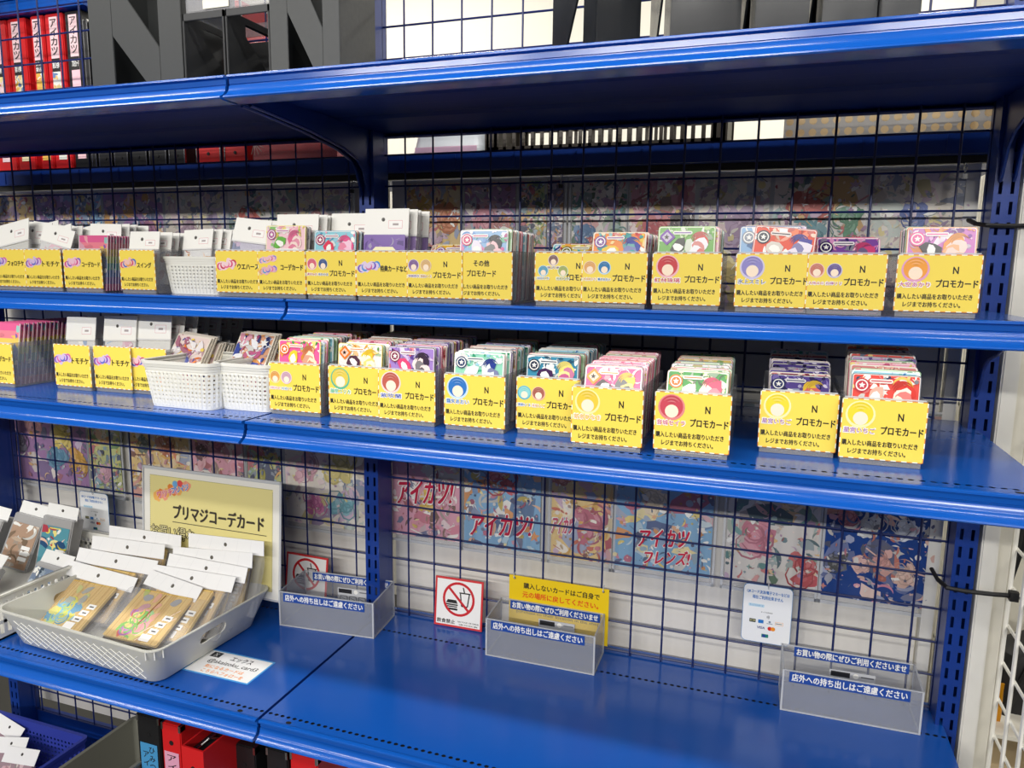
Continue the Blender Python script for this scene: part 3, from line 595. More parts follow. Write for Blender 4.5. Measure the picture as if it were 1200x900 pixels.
GP = [('#e8a0b8', ['#d84880', '#f0c0d0', '#e8d050', '#8858a0'], '#d05020', ['#d85080', '#f0d0a0']), ('#90c8d8', ['#2870b0', '#c8e8f0', '#e8e8f0', '#38a0a0'], '#283c80', ['#2848a0', '#d0e0f0']),
      ('#e8c860', ['#e89030', '#f8e8a0', '#c85030', '#80a848'], '#e07820', ['#e8a030', '#f0e0c0']), ('#b8a0d0', ['#6848a0', '#d8c8e8', '#d870a8', '#383868'], '#7038a0', ['#503880', '#d0b0e0']),
      ('#a8d0a0', ['#489050', '#d0e8b0', '#e8d858', '#d05858'], '#d86828', ['#c84050', '#f0d8a0']), ('#e8e0d8', ['#c8b8a8', '#d89090', '#90a8c0', '#e8d090'], '#c04858', ['#a87850', '#e8c8a8']),
      ('#d88080', ['#c02838', '#f0b0a0', '#f0e0d0', '#903048'], '#a02040', ['#c03850', '#e8c0a0']), ('#c8c8d0', ['#9098a8', '#e8e8f0', '#b8a870', '#686878'], '#586078', ['#707890', '#d8d8e0'])]
GEN = [card_art(900 + i, *g[:2], g[2], g[3], None, i % 3 == 0) for i, g in enumerate(GP * 2)]

# ================================================================== yellow signs and the clear boxes that carry them
YEL = rgb(243, 217, 88)
T1, T2 = '購入したい商品をお取りいただき', 'レジまでお持ちください。'
def sign_base(w, h):
    cv = Canvas(w, h, YEL, t=.0007); o, wt = rgb(236, 150, 60), rgb(252, 250, 240); b = .0009
    n = 16; cv.k += 1
    for i in range(n):
        c = o if i % 2 else wt; x0, x1 = w * i / n, w * (i + 1) / n; cv.rect(x0, h - b, x1, h, c, cv.k); cv.rect(x0, 0, x1, b, c, cv.k)
    for i in range(12):
        c = wt if i % 2 else o; y0, y1 = h * i / 12, h * (i + 1) / 12; cv.rect(0, y0, b, y1, c, cv.k); cv.rect(w - b, y0, w, y1, c, cv.k)
    cv.text(T1, w * .475, h * .265, w * .89, h * .095, INK, .05 - .012); cv.text(T2, w * .45, h * .125, w * .68, h * .092, INK, .038); return cv
def badge(cv, cx, cy, r, col, bg, inner='#fbe6cf'):
    cv.disc(cx, cy, r, hx(bg), n=22); cv.disc(cx, cy + r * .05, r * .86, hx(col), n=22); cv.disc(cx + r * .02, cy - r * .30, r * .50, hx(inner), n=18)
    for k in range(5): cv.arc(cx, cy + r * .02, r * (.84 - .12 * k), r * .07, .5 + .1 * k, 2.6 - .1 * k, mixc(hx(col), WHT if k % 2 else INK, .22))
def name_text(cv, s, cx, cy, w, h, col): cv.text(s, cx, cy, w + .0014, h + .0014, WHT, .075); cv.text(s, cx, cy, w, h, hx(col), .025)
def logo_blob(cv, rng, cx, cy, w, h, cols, rot=R(12)):
    for k in range(7): cv.blob(rng, cx + w * (k - 3) / 8, cy + h * .1 * math.sin(k * 2) + math.tan(rot) * w * (k - 3) / 8, w * .16, h * .42, mixc(hx(cols[0]), WHT, .45), 10, .2)
    for k in range(5): cv.text('キラリめく'[k], cx + w * (k - 2) / 5.2, cy + math.tan(rot) * w * (k - 2) / 5.2, w * .15, h * .5, hx(cols[1 + k % (len(cols) - 1)]), .05) if False else cv.arc(cx + w * (k - 2) / 5.2, cy + math.tan(rot) * w * (k - 2) / 5.2, h * .30, h * .16, 1.0 + k, 5.2 + k, hx(cols[1 + k % (len(cols) - 1)]), 9)
def sign(kind, w, h, seed, **k):
    cv = sign_base(w, h); rng = random.Random(seed)
    if kind == 'promo':
        cv.text('N', w * .70, h * .73, w * .062, h * .12, INK, .035); cv.text('プロモカード', w * .725, h * .50, w * .49, h * .135, INK, .035)
        B = k['b']
        if len(B) == 1: badge(cv, w * .225, h * .74, h * .225, B[0][0], B[0][1]); name_text(cv, B[0][2], w * .225, h * .475, w * .37, h * .085, B[0][3])
        elif len(B) == 2:
            for q, (c, bg, nm, nc) in enumerate(B): badge(cv, w * (.125 + .225 * q), h * .70, h * .135, c, bg); name_text(cv, nm, w * (.125 + .225 * q), h * .47, w * .19, h * .05, nc)
        else:
            for q, (c, bg, nm, nc) in enumerate(B): x, y = ((.30, .84), (.14, .62), (.46, .62))[q]; badge(cv, w * x, h * y, h * .115, c, bg); name_text(cv, nm, w * x, h * (y - .15), w * .2, h * .045, nc)
    elif kind == 'other':
        cv.text('その他', w * .47, h * .76, w * .27, h * .13, INK, .035); cv.text('プロモカード', w * .47, h * .55, w * .50, h * .135, INK, .035)
    else:
        if k.get('two'): logo_blob(cv, rng, w * .22, h * .80, w * .36, h * .17, k['logo']); logo_blob(cv, rng, w * .22, h * .55, w * .36, h * .2, k['logo'][::-1] + [k['logo'][1]])
        else: logo_blob(cv, rng, w * .25, h * .66, w * .40, h * .28, k['logo'])
        cv.text(kind, w * k.get('tx', .72), h * .62, w * k.get('tw', .46), h * .135, INK, .035)
    return cv
def card_box(label, px0, px1, Y, zb, w, h, depth, cvk, group, rz=0):
    xm = (at(px0, 400, Y).x + at(px1, 400, Y).x) / 2; return xm
def box_at(label, cx, Y, zb, w, h, depth, cv, group, bh=None):
    t = thing('card_box', label, 'card box', (cx, Y, zb + .0004), group=group); bw = w - .004; bh = bh or h + .0075; q = .0016
    m = MB(); m.box((-bw / 2, .0010, .0), (bw / 2, .0010 + q, bh)); fw = m.obj('front_wall', CLEAR, t)
    for s in (-1, 1): m = MB(); a, b = sorted((s * bw / 2, s * (bw / 2 - q))); m.prism([(.0027, 0), (depth, 0), (depth, bh), (.0027, bh)], b - a, 'x', a); m.obj('side_wall', SMOKE, t)
    m = MB(); m.box((-bw / 2 + q, .0027, .0), (bw / 2 - q, depth, q)); m.box((-bw / 2 + q, depth - q, q), (bw / 2 - q, depth, bh)); m.obj('base_and_back', CLEAR, t)
    m = MB(); m.box((-bw / 2, .0006, bh - .0012), (bw / 2, .0030, bh)); m.obj('polished_edge', RIMC, t)
    m = MB(); m.box((-bw / 2, .0004, 0), (bw / 2, .0060, .0052)); m.obj('foot', SMOKE, t)
    cv.obj('yellow_sign', fw, (-w / 2, 0, .0058)); return t

def put_cards(desc, cx, Y, zb, front_mesh, front_label, n, depth, top, seed, fx=0, frot=0, pool=None, rise=0, group=None, w=None):
    """front card with its own look and n cards packed behind it, leaning back"""
    rng = random.Random(seed); base = zb + .0024; z = max(base, top - CH * .985); lo = min(0, (top - base) / CH - .97)
    tf = R(-5) if lo == 0 else -math.acos(max(.2, (top - base) / CH))
    d = place('trading_card', front_mesh, None, (cx + fx - CW / 2, Y + .0056, z), (tf, frot, 0)); tag(d, front_label, 'trading card')
    pool = pool or GEN; sp = (depth - .022) / max(1, n)
    for i in range(n):
        y = Y + .0060 + sp * (i + .6); tl = R(-5 - 2.5 * rng.random()) if lo == 0 else tf; dx = (rng.random() - .5) * .0022; zz = z + rise * (i + 1) / n + (rng.random() - .5) * .003
        o = place('trading_card', rng.choice(pool), None, (cx + dx - CW / 2, y, max(base, zz)), (tl, (rng.random() - .5) * .03, 0))
        tag(o, 'card packed behind the front one in the ' + desc, 'trading card', 'cards in the ' + desc)

# ---- lower middle shelf: promo boxes
LOW = [  # px0, px1, base py, badges, front card art, description, n, top px of front card
    (314, 376, 487, [('#e0a050', '#f6dfa0', '有栖川おとめ', '#d88aa0'), ('#c8a0b0', '#e8d0d8', '北大路さくら', '#6aa0c0')], dict(base='#e8609a', pal=['#f0d048', '#e89840', '#f8f0e0', '#50a050'], icon='#e07030', fig=['#c87850', '#f8e0c0'], item='#e8c838'), 'box with two small orange and mauve badges', 17, 400, 'card with pink food print'),
    (385, 446, 492, [('#e0c850', '#58b898', '藤堂ユリカ', '#58b888')], dict(base='#f0e8e0', pal=['#e8a030', '#f0d050', '#68a050', '#ffffff'], icon='#e87828', fig=['#f0c838', '#f8f0d0'], item='#503040', dia=True), 'green-rimmed badge box', 15, 404, 'card with an orange corner emblem and yellow blossoms'),
    (444, 510, 498, [('#c06050', '#f0d8d0', '紫吹蘭', '#5a68b0')], dict(base='#a080c8', pal=['#6848a8', '#d8c0e8', '#382868', '#e87080'], icon='#884058', fig=['#382840', '#f0d8d8'], item='#d84878'), 'box with one brick red badge', 16, 408, 'card with violet print and red edge'),
    (520, 592, 506, [('#2c74c0', '#c8e0f0', '霧矢あおい', '#3078c0')], dict(base='#90d0b8', pal=['#38a880', '#e8f4f0', '#78c0d8', '#ffffff'], icon='#283c68', fig=['#283c90', '#e0ece8'], item='#e8f0f0'), 'box with one strong blue badge', 18, 415, 'card with mint green print'),
    (604, 677, 511, [('#88d0d0', '#58b0c8', '夏樹みくる', '#3878c0'), ('#a86050', '#e8b8a0', '星宮りんご', '#d8a070')], dict(base='#3888a8', pal=['#205878', '#c8e0e8', '#f0f0f0', '#284058'], icon='#283048', fig=['#e8d878', '#c06090'], item='#402050'), 'box with teal and brown twin badges', 17, 418, 'card with dark teal print'),
    (673, 752, 528, [('#e8c840', '#f6e9a8', '新条ひなき', '#e8b050')], dict(base='#e84888', pal=['#f088b0', '#ffffff', '#d83070', '#f8c8d8'], icon='#f08818', fig=['#f0c030', '#283038'], item='#302028', dia=True), 'pale golden badge box', 19, 432, 'hot pink card with an orange diamond emblem'),
    (765, 854, 536, [('#c84858', '#e08888', '音城セイラ', '#d06080')], dict(base='#48984c', pal=['#307838', '#98c858', '#f0d8c0', '#284c28'], icon='#e87028', fig=['#d85070', '#f8d8c8'], item='#f4f2ee'), 'crimson badge box', 19, 438, 'card with leaf green print and an orange medal'),
    (887, 981, 534, [('#f0d838', '#f6ecb0', '星宮いちご', '#a060a8')], dict(base='#584890', pal=['#383068', '#8878c0', '#d8d0e8', '#282048'], icon='#38406c', fig=['#e8c040', '#d84848'], item='#98a0b8'), 'left yellow badge box', 10, 445, 'deep violet card with a blue emblem'),
    (978, 1079, 546, [('#f0d838', '#f6ecb0', '星宮いちご', '#a060a8')], dict(base='#e05048', pal=['#f8f0e8', '#d83838', '#f08860', '#283858', '#e8c040'], icon='#c04050', fig=['#d84038', '#f0e8d8'], item='#f0b0a0'), 'right yellow badge box', 10, 440, 'red and white striped card')]
LABX = ['clear box with two small orange and mauve badges, right of the white baskets', 'clear box with a green-rimmed yellow badge, second promo box on middle shelf', 'clear box with one brick red round badge, third promo box on middle shelf', 'clear box with a strong blue badge', 'clear box with teal and brown twin badges', 'clear box with one pale golden badge, set forward on the middle shelf', 'clear box with one crimson badge, right before the wide gap', 'clear box with yellow badge after the wide gap, left of two alike', 'clear box with yellow badge, rightmost on the lower middle shelf']
LW, LH = .0805, .064
for i, (a, b, yb, bd, art, desc, n, top, flab) in enumerate(LOW):
    p = atz((a + b) / 2, yb, Z2); Y = p.y; y1 = yb - 4
    xa, xb = at(a, y1, Y).x, at(b, y1, Y).x; cx = xa + LW / 2 if i in (1, 4, 7) else xb - LW / 2 if i in (0, 5) else (xa + xb) / 2
    if i == 8: cx += .0025
    w = LW; cv = sign('promo', w, LH, 300 + i, b=bd)
    if i in (1, 4, 7): Y += .0016
    box_at(LABX[i], cx, Y, Z2, w, LH, .165, cv, 'yellow signed promo boxes on the lower middle shelf')
    tz = at((a + b) / 2, top, Y + .008).z
    fm = card_art(500 + i, art['base'], art['pal'], art['icon'], art['fig'], art.get('item'), art.get('dia', False))
    pal = [card_art(700 + 10 * i + k, art['base'], art['pal'], art['icon'], art['fig']) for k in range(2)]
    put_cards(desc, cx + .001, Y, Z2, fm, flab + ', front of the ' + desc, n, .165 if n > 12 else .10, tz, 40 + i, pool=GEN + pal * 5, rise=.004 if n > 12 else .022)

# ---- lower middle shelf, left bay: rainbow edged cards and header packs
def small_sign_box(label, a, b, y0, y1, zb, cv_kind, group, depth, seed, w=None, hh=None, Yd=0, Yf=None, **k):
    return None
def rainbow_card(seed):
    rng = random.Random(seed); cv = Canvas(.066, .100, rgb(236, 232, 236), t=.0022, corner=.002); h = .1
    cols = ['#d86090', '#e08090', '#e0c060', '#b8c868', '#58a8a0', '#5878b8', '#8060a8', '#c05888']
    me_c = list(cv.c)
    for k in range(8): cv.rect(.001, h * (7 - k) / 8, .065, h * (8 - k) / 8, hx(cols[k]), 1)
    cv.k = 1; scribble(cv, rng, .001, .001, .065, .099, [hx(c) for c in cols] + [WHT], 24, .004, .012)
    # the same bands run over the card's edge
    for sgn, x in ((-1, -.00005), (1, .06605)):
        for k in range(8):
            o = len(cv.v); z0, z1 = h * (7 - k) / 8, h * (8 - k) / 8
            cv.v += [(x, 0, z0), (x, .0022, z0), (x, .0022, z1), (x, 0, z1)]; cv.f.append((o, o + 1, o + 2, o + 3) if sgn > 0 else (o + 3, o + 2, o + 1, o)); cv.c.append(mixc(hx(cols[k]), WHT, .15))
    return cv.mesh('rainbow_card', GLOSS)
RB = [rainbow_card(i) for i in range(3)]
def word_sign(word, w, h, seed, logo, **k): return sign(word, w, h, seed, logo=logo, **k)
PURP = ['#b070c8', '#8048b0', '#d860a0', '#6070c8']; PINKL = ['#e080b0', '#d04080', '#8060c0', '#e890b0']; ORNG = ['#e88060', '#d04868', '#4870c0', '#e8a040']; MIX = ['#e070a0', '#6070d0', '#40a0d0', '#e0a040', '#d04880']
p = atz(-15, 452, Z2); Y = -.284; xb = at(17, 447, Y).x
cx = xb - LW / 2; box_at('clear box of rainbow-edged cards at the left end of the lower middle shelf', cx, Y, Z2, LW, LH, .20, word_sign('コーデカード', LW, LH, 1, PINKL), None)
for i in range(24):
    o = place('trading_card', RB[i % 3], None, (cx - .033, Y + .008 + i * .0076, Z2 + .0026), (R(-9), 0, 0)); tag(o, 'rainbow-edged card in the leftmost clear box on the lower middle shelf', 'trading card', 'rainbow-edged cards on lower shelf')

def header_pack_mesh(w, hb, hh, art_seed, pal, price=True, hole=True, base='#dcdcdc', t=.003):
    rng = random.Random(art_seed)
    m = Canvas(w - .004, hb - .002, hx(base), t=t); 
    if pal: scribble(m, rng, 0, 0, w - .004, hb - .002, [hx(c) for c in pal] + [WHT], 26, .003, .012)
    body = m.mesh('pack_body', GLOSS)
    c = Canvas(w, hh, WHT, t=.0012); c.rect(0, 0, w, hh * .06, rgb(220, 220, 220))
    if hole: c.disc(w * .42, hh * .60, .0028, rgb(120, 118, 115), n=12); c.disc(w * .425, hh * .59, .0018, rgb(60, 58, 56), n=10)
    if price: c.rr(w * .70, hh * .42, w * .32, hh * .30, .0008, rgb(226, 170, 175)); c.rr(w * .70, hh * .42, w * .32 - .0012, hh * .30 - .0012, .0006, rgb(248, 246, 244)); c.text('100', w * .70, hh * .42, w * .14, hh * .13, rgb(120, 110, 110)) if False else c.rect(w * .64, hh * .38, w * .77, hh * .46, rgb(170, 160, 160))
    head = c.mesh('pack_header'); b = MB(); b.box((0, -.0012, 0), (w, t + .0012, hb)); film = b.mesh('pouch', FILM); return body, head, film, w, hb, hh
def put_pack(label, cx, y, z, mesh, tilt, rot=0, yaw=0, group=None, cat='packet'):
    body, head, film, w, hb, hh = mesh; t = thing('header_packet', label, cat, (cx, y, z), (tilt, rot, yaw), group)
    place('header_card', head, t, (-w / 2, -.0020, hb - .004)); place('insert', body, t, (-w / 2 + .002, 0, .001)); place('pouch', film, t, (-w / 2, 0, 0)); return t
PK = [header_pack_mesh(.066, .080, .040, 1, ['#e8d8e0', '#d8a8c0', '#a8c0d8']), header_pack_mesh(.062, .078, .038, 2, ['#4080c0', '#283858', '#e8e0d0'], hole=False), header_pack_mesh(.068, .084, .042, 3, None, base='#e0e0dc'), header_pack_mesh(.056, .070, .032, 5, ['#b06040', '#5060a0', '#e0b080'])]
# three トモチケ boxes
for j, (a, b, word, lab) in enumerate(((66, 111, 'トモチケ', 'clear box signed トモチケ beside the rainbow cards on lower middle shelf'), (111, 150, 'トモチケ', 'clear box signed トモチケ, middle of three behind the white basket'), (150, 196, 'ソフト', 'clear box half hidden by the left white basket, lower middle shelf'))):
    Y = (-.262, -.257, -.253)[j]; xa = at(a, 452, Y).x; cx = xa + .0375
    cv = sign_base(.075, .066); logo_blob(cv, random.Random(j), .075 * .24, .066 * .66, .075 * .42, .066 * .28, PURP if j < 2 else ['#e08098', '#c03868', '#6068b8'])
    if j < 2: cv.text('トモチケ', .075 * .73, .066 * .62, .075 * .46, .066 * .135, INK, .035)
    box_at(lab, cx, Y + .0012 * j, Z2, .0745, .066, .20, cv, None, bh=.070)
    nn = (3, 3, 9)[j]; tops = (.118, .112, .134)[j]
    for q in range(nn):
        mm = PK[(1, 0, 2)[j]]; yy = Y + .012 + q * (.03, .03, .018)[j]
        put_pack(('front ' if q == 0 else '') + 'header packet ' + ('' if q == 0 else 'behind the front one ') + 'in the ' + ('left', 'middle', 'half hidden')[j] + ' white packet box, lower shelf', cx + (.004 * ((q * 7) % 3 - 1)), yy, Z2 + .003, mm, R(-10 - (q % 3)), (q % 3 - 1) * .03, 0, None if q == 0 else 'packets in box %s' % ('one', 'two', 'three')[j])

# ---- woven white baskets
def woven_basket(label, cx, cy, zb, w0, d0, w1, d1, h, group='white woven baskets'):
    t = thing('woven_basket', label, 'basket', (cx, cy, zb + .0003), group=group); r = .016
    def W(f): return w0 + (w1 - w0) * f, d0 + (d1 - d0) * f
    def band(m, f0, f1, e=0):
        a = W(f0); b = W(f1); t2 = .0022
        m.loft([rrect(a[0] + e, a[1] + e, r, f0 * h), rrect(b[0] + e, b[1] + e, r, f1 * h), rrect(b[0] - t2, b[1] - t2, r - .001, f1 * h), rrect(a[0] - t2, a[1] - t2, r - .001, f0 * h), rrect(a[0] + e, a[1] + e, r, f0 * h)])
    m = MB()
    for k, (f0, f1, e) in enumerate(((.93, 1, .004), (.87, .925, .002), (.81, .865, .001), (.755, .805, .0005))): band(m, f0, f1, e); band(m, f0 - .01, f1 - .02, -.001)
    m.obj('rim', WHITEP, t, smooth=True)
    m = MB(); n = 7
    for k in range(n):
        f0 = .10 + (.745 - .10) * k / n; f1 = f0 + (.745 - .10) / n * .60; band(m, f0, f1, .001)
    band(m, 0, .095, .001)
    m.obj('weave', WHITEP, t, smooth=True)
    m = MB(); N = 44; lo0, lo1 = rrect(W(.05)[0] - .0012, W(.05)[1] - .0012, r, .05 * h, 40), rrect(W(.76)[0] - .0012, W(.76)[1] - .0012, r, .76 * h, 40)
    def along(lo, s):
        L = [0]
        for i in range(len(lo)): L.append(L[-1] + (Vector(lo[(i + 1) % len(lo)]) - Vector(lo[i])).length)
        q = s * L[-1]; i = max(j for j in range(len(lo)) if L[j] <= q + 1e-9); f = (q - L[i]) / max(1e-9, L[i + 1] - L[i])
        return Vector(lo[i]).lerp(Vector(lo[(i + 1) % len(lo)]), f)
    per = 2 * (w1 + d1); N = int(per / .0076)
    for i in range(N): m.tube([along(lo0, i / N), along(lo1, i / N)], .0025, 4)
    m.obj('ribs', WHITEP, t)
    m = MB(); a = W(0); m.loft([rrect(a[0] - .002, a[1] - .002, r - .001, .001), rrect(a[0] - .002, a[1] - .002, r - .001, .003)], True, True); m.obj('bottom', WHITEP, t)
    return t
def bas(label, pxa, pxb, pyb, zb, dep, h, sh=.88):
    p = atz((pxa + pxb) / 2, pyb, zb); Y = p.y; xa, xb = at(pxa, pyb - 40, Y - .004).x, at(pxb, pyb - 40, Y - .004).x; w1 = xb - xa
    woven_basket(label, (xa + xb) / 2, Y + dep * sh / 2, zb, w1 * sh, dep * sh, w1, dep, h); return (xa + xb) / 2, Y + dep * sh / 2, w1
b1 = bas('white woven basket on the lower middle shelf, left of the pair', 165, 249, 478, Z2, .13, .066)
b2 = bas('white woven basket on the lower middle shelf, right of the pair', 249, 317, 481, Z2, .12, .066)
b3 = bas('white woven basket alone on the upper middle shelf', 188, 258, 345, Z1, .10, .0565)
def stack_art(seed, base, pal, w=.062, h=.088): 
    rng = random.Random(seed); cv = Canvas(w, h, rgb(236, 226, 210), t=.0025); cv.rect(.002, .002, w - .002, h - .002, hx(base)); scribble(cv, rng, .002, .002, w - .002, h - .002, [hx(c) for c in pal] + [WHT], 150, .003, .012); return cv.mesh('card_art', GLOSS)
SA = stack_art(61, '#ecd8d0', ['#f08030', '#b070b8', '#f0d048', '#f0e8e8', '#5860a0', '#a04868']); SB_ = stack_art(62, '#d8a080', ['#4858a8', '#d87898', '#e8a058', '#f0f0f4', '#303c78', '#c05888'])
DKC = stack_art(63, '#403838', ['#201c1c', '#605040', '#807060', '#383030'])
for (bx, by, bw), me, nm, n, pk in ((b1, SA, 'left', 9, ((228, 430), (190, 430), -.245)), (b2, SB_, 'right', 9, ((308, 433), (266, 430), -.245))):
    p, q_ = at(*pk[0], pk[2]), at(*pk[1], pk[2]); c = (p + q_) / 2; tl = R(-32); drop = .030
    for q in range(n):
        x, y, z = c.x + .0012 * q, pk[2] + .0062 * q + drop * math.sin(tl), max(Z2 + .0035, c.z - drop * math.cos(tl) - (0 if q < 3 else .012 if q < 6 else .020))
        o = place('trading_card', me if q < 5 else DKC, None, (x - .031, y, z), (tl + R(1.0 * q), R(6) if nm == 'left' else R(2), 0))
        tag(o, 'front picture card leaning in the %s one of two white baskets' % nm if q == 0 else 'card leaning behind the front picture card in the %s white basket' % nm, 'trading card', None if q == 0 else 'cards in the %s basket' % nm)
for q in range(6): put_pack('white header packet standing in the upper woven basket', b3[0] - .012 + .006 * (q % 3), b3[1] - .030 + q * .011, Z1 + .0035, PK[3], R(-14 + q), .04 * (q % 3 - 1), 0, 'packets in the upper woven basket')

# ================================================================== upper middle shelf
UW, UH = .079, .0595
PB = lambda *b: dict(kind='promo', b=list(b))
UP = [  # px0, px1, py bottom of sign, sign, label
    (-10, 32, 330, dict(kind='フォロチケ', logo=PURP), 'clear box signed フォロチケ at the left end of the upper middle shelf'),
    (31, 73, 333, dict(kind='トモチケ', logo=PURP), 'clear box signed トモチケ on the upper middle shelf'),
    (71, 121, 335, dict(kind='コーデカード', logo=PINKL), 'clear box signed コーデカード with rainbow cards, beside the トモチケ box on upper shelf'),
    (142, 183, 336, dict(kind='スイング', logo=ORNG, tx=.70, tw=.40), 'clear box signed スイング, left of the upper white basket'),
    (254, 304, 341, dict(kind='ウエハース', logo=['#f0b0c0', '#d84878', '#c83858', '#e87898']), 'clear box signed ウエハース, right of the upper white basket'),
    (304, 358, 343, dict(kind='コーデカード', logo=MIX, two=True), 'clear box with two stacked logos, signed コーデカード'),
    (359, 418, 345, PB(('#d86078', '#f0c8d0', '真中らぁら', '#c04878'), ('#3c5890', '#f0e0a0', '幸多みちる', '#4868a8')), 'clear box with pink and navy twin badges'),
    (419, 478, 346, dict(kind='特典カードなど', logo=['#c8a0e0', '#7050c0', '#4890d8', '#d06098'], tw=.50), 'clear box signed 特典カードなど holding a purple framed card'),
    (477, 535, 349, PB(('#806098', '#d8c8e0', '神崎美月', '#7858a0'), ('#d8b078', '#e8d0b0', '夏樹みくる', '#c08848')), 'clear box with purple and sandy twin badges'),
    (535, 600, 352, dict(kind='other'), 'clear box signed その他 without any badge'),
    (626, 684, 351, PB(('#806060', '#e0d0d0', '黒沢凛', '#705878'), ('#58a0c0', '#c8e0e8', '天羽まどか', '#5090c0'), ('#a0b060', '#e0e8c8', '新条ひなき', '#80a050')), 'clear box with three small badges in a triangle'),
    (683, 757, 355, PB(('#e0a868', '#f0d8b8', '大空あかり', '#d89050'), ('#2878b0', '#c0dcf0', '霧矢あおい', '#3078b8')), 'clear box with sandy and blue twin badges, orange and teal card on top'),
    (760, 846, 359, PB(('#c84048', '#f0b8c0', '紅林珠璃', '#c84868')), 'clear box with one red badge on the upper middle shelf'),
    (860, 946, 360, PB(('#9088c8', '#d0c8e8', '氷上スミレ', '#4868a8')), 'clear box with one lavender badge on the upper middle shelf'),
    (944, 1034, 361, PB(('#c87868', '#f0c8b8', '大地のの', '#c85888'), ('#685898', '#d0c8e0', '白樺リリ', '#b060a8')), 'clear box with salmon and violet twin badges'),
    (1044, 1149, 362, PB(('#f0a040', '#e0a0c8', '大空あかり', '#c860a0')), 'clear box with one orange badge, rightmost on the upper middle shelf')]
UX = []
for i, (a, b, y1, sg, lab) in enumerate(UP):
    Y = -.243 - (.0015 if i in (1, 5, 8, 11, 14) else 0); xa, xb = at(a, y1, Y).x, at(b, y1, Y).x
    w = UW if i not in (3,) else .068; cx = (xb - w / 2) if i in (0, 2, 9, 11) else (xa + w / 2) if i in (1, 4, 10, 8) else (xa + xb) / 2
    if i in (1,): cx = xa + w / 2
    sg = dict(sg); kd = sg.pop('kind'); cv = sign(kd, w, UH, 400 + i, **sg)
    box_at(lab, cx, Y, Z1, w, UH, .13, cv, 'yellow signed boxes on the upper middle shelf' if False else None); UX.append((cx, Y))
def tops(px, py, Y): return at(px, py, Y).z
def up_card(i, art, flab, n, px, top, fx=0, frot=0, depth=.12, desc=None, rise=.0):
    cx, Y = UX[i]; fm = card_art(1200 + i, art['base'], art['pal'], art['icon'], art['fig'], art.get('item'), art.get('dia', False))
    put_cards(desc, cx, Y, Z1, fm, flab, n, depth, tops(px, top, Y + .008), 80 + i, fx, frot, rise=rise)
def up_packs(i, mesh, n, desc, tilt=-9, sp=.016, y0=.010, dx=0, z=0, rots=(0,), alls=True):
    cx, Y = UX[i]
    for q in range(n): put_pack(('front ' if q == 0 else '') + 'header packet ' + ('' if q == 0 else 'behind the front one ') + 'in the ' + desc, cx + dx + .003 * ((q * 5) % 3 - 1), Y + y0 + q * sp, Z1 + .003 + z, mesh, R(tilt - (q % 3)), rots[q % len(rots)], 0, None if q == 0 else 'packets in the ' + desc)
PU = [header_pack_mesh(.066, .052, .030, 11, ['#e8c0d0', '#d888a8', '#f0e0e8']), header_pack_mesh(.058, .056, .030, 12, ['#c04838', '#3858a0', '#e8d0b0']), header_pack_mesh(.062, .058, .036, 13, ['#7888b8', '#c0a8c8', '#504878'], base='#b8b4c8'), header_pack_mesh(.070, .062, .038, 14, None, base='#cfcfca'), header_pack_mesh(.066, .062, .036, 15, ['#8058a8', '#a078c8'], base='#8058a8')]
up_packs(0, PU[3], 4, 'first box from the left, upper shelf', -14, .018, rots=(-.18, .05, .12), z=.016)
up_packs(1, PU[0], 6, 'second box from the left, upper shelf', -12, .014, rots=(.22, -.2, -.08), z=.024)
up_packs(2, PU[0], 5, 'third box from the left, upper shelf', -6, .012, y0=.055, dx=-.012, z=.028, rots=(.02, -.02))
cx, Y = UX[2]
for q in range(8):
    o = place('trading_card', RB[q % 3], None, (cx - .020, Y + .006 + q * .0055, Z1 - .012 + .0146), (R(-6), 0, 0)); o.scale = (.9, 1, .86)
    tag(o, 'rainbow-edged card ' + ('leading' if q == 0 else 'behind the leading one') + ' in the third box from the left, upper shelf', 'trading card', None if q == 0 else 'rainbow cards on the upper shelf')
up_packs(3, PU[1], 5, 'narrow box left of the upper basket', -10, .017, z=.010)
up_packs(4, PU[2], 4, 'box right of the upper basket', -16, .020, rots=(.10, .06), z=.022)
up_packs(5, PU[3], 9, 'twin logo box', -8, .011, y0=.030, z=.020, dx=.004)
up_packs(6, PU[3], 5, 'pink and navy badge box', -6, .012, y0=.058, z=.022)
up_packs(7, PU[4], 5, 'purple framed card box', -6, .012, y0=.014, z=.026)
up_card(5, dict(base='#f0c8d0', pal=['#e870a0', '#f0e070', '#70b850', '#f8e8f0'], icon='#b05898', fig=['#d86890', '#f0d8d0'], item='#68b048'), 'pink and green card at the front of the twin logo box', 2, 331, 265, desc='twin logo box', depth=.03)
up_card(6, dict(base='#88c8d8', pal=['#e85890', '#f8f8f8', '#58b0d0', '#e8a0b8'], icon='#a03868', fig=['#e04888', '#f0c0d8'], item='#d82850'), 'aqua card with pink print at the front of the pink and navy badge box', 4, 388, 272, desc='pink and navy badge box', depth=.045)
cx, Y = UX[7]; cv = Canvas(.062, .066, rgb(122, 92, 168), t=.0016, corner=.002); rng = random.Random(5); scribble(cv, rng, .002, .03, .060, .064, [rgb(150, 120, 190), rgb(100, 70, 150)], 14, .003, .008)
cv.poly([(.012, .0), (.050, .0), (.050, .044), (.044, .050), (.018, .050), (.012, .044)], rgb(240, 234, 190)); cv.blob(rng, .033, .036, .0105, .0085, rgb(134, 84, 56), 12, .1); cv.blob(rng, .033, .030, .006, .0045, rgb(244, 214, 186), 10, .1)
o = cv.obj('trading_card', None, (cx - .032, Y + .0045, Z1 + .022), (R(-4), 0, 0), GLOSS); tag(o, 'purple framed card with a cream panel in front of white header packets', 'trading card')
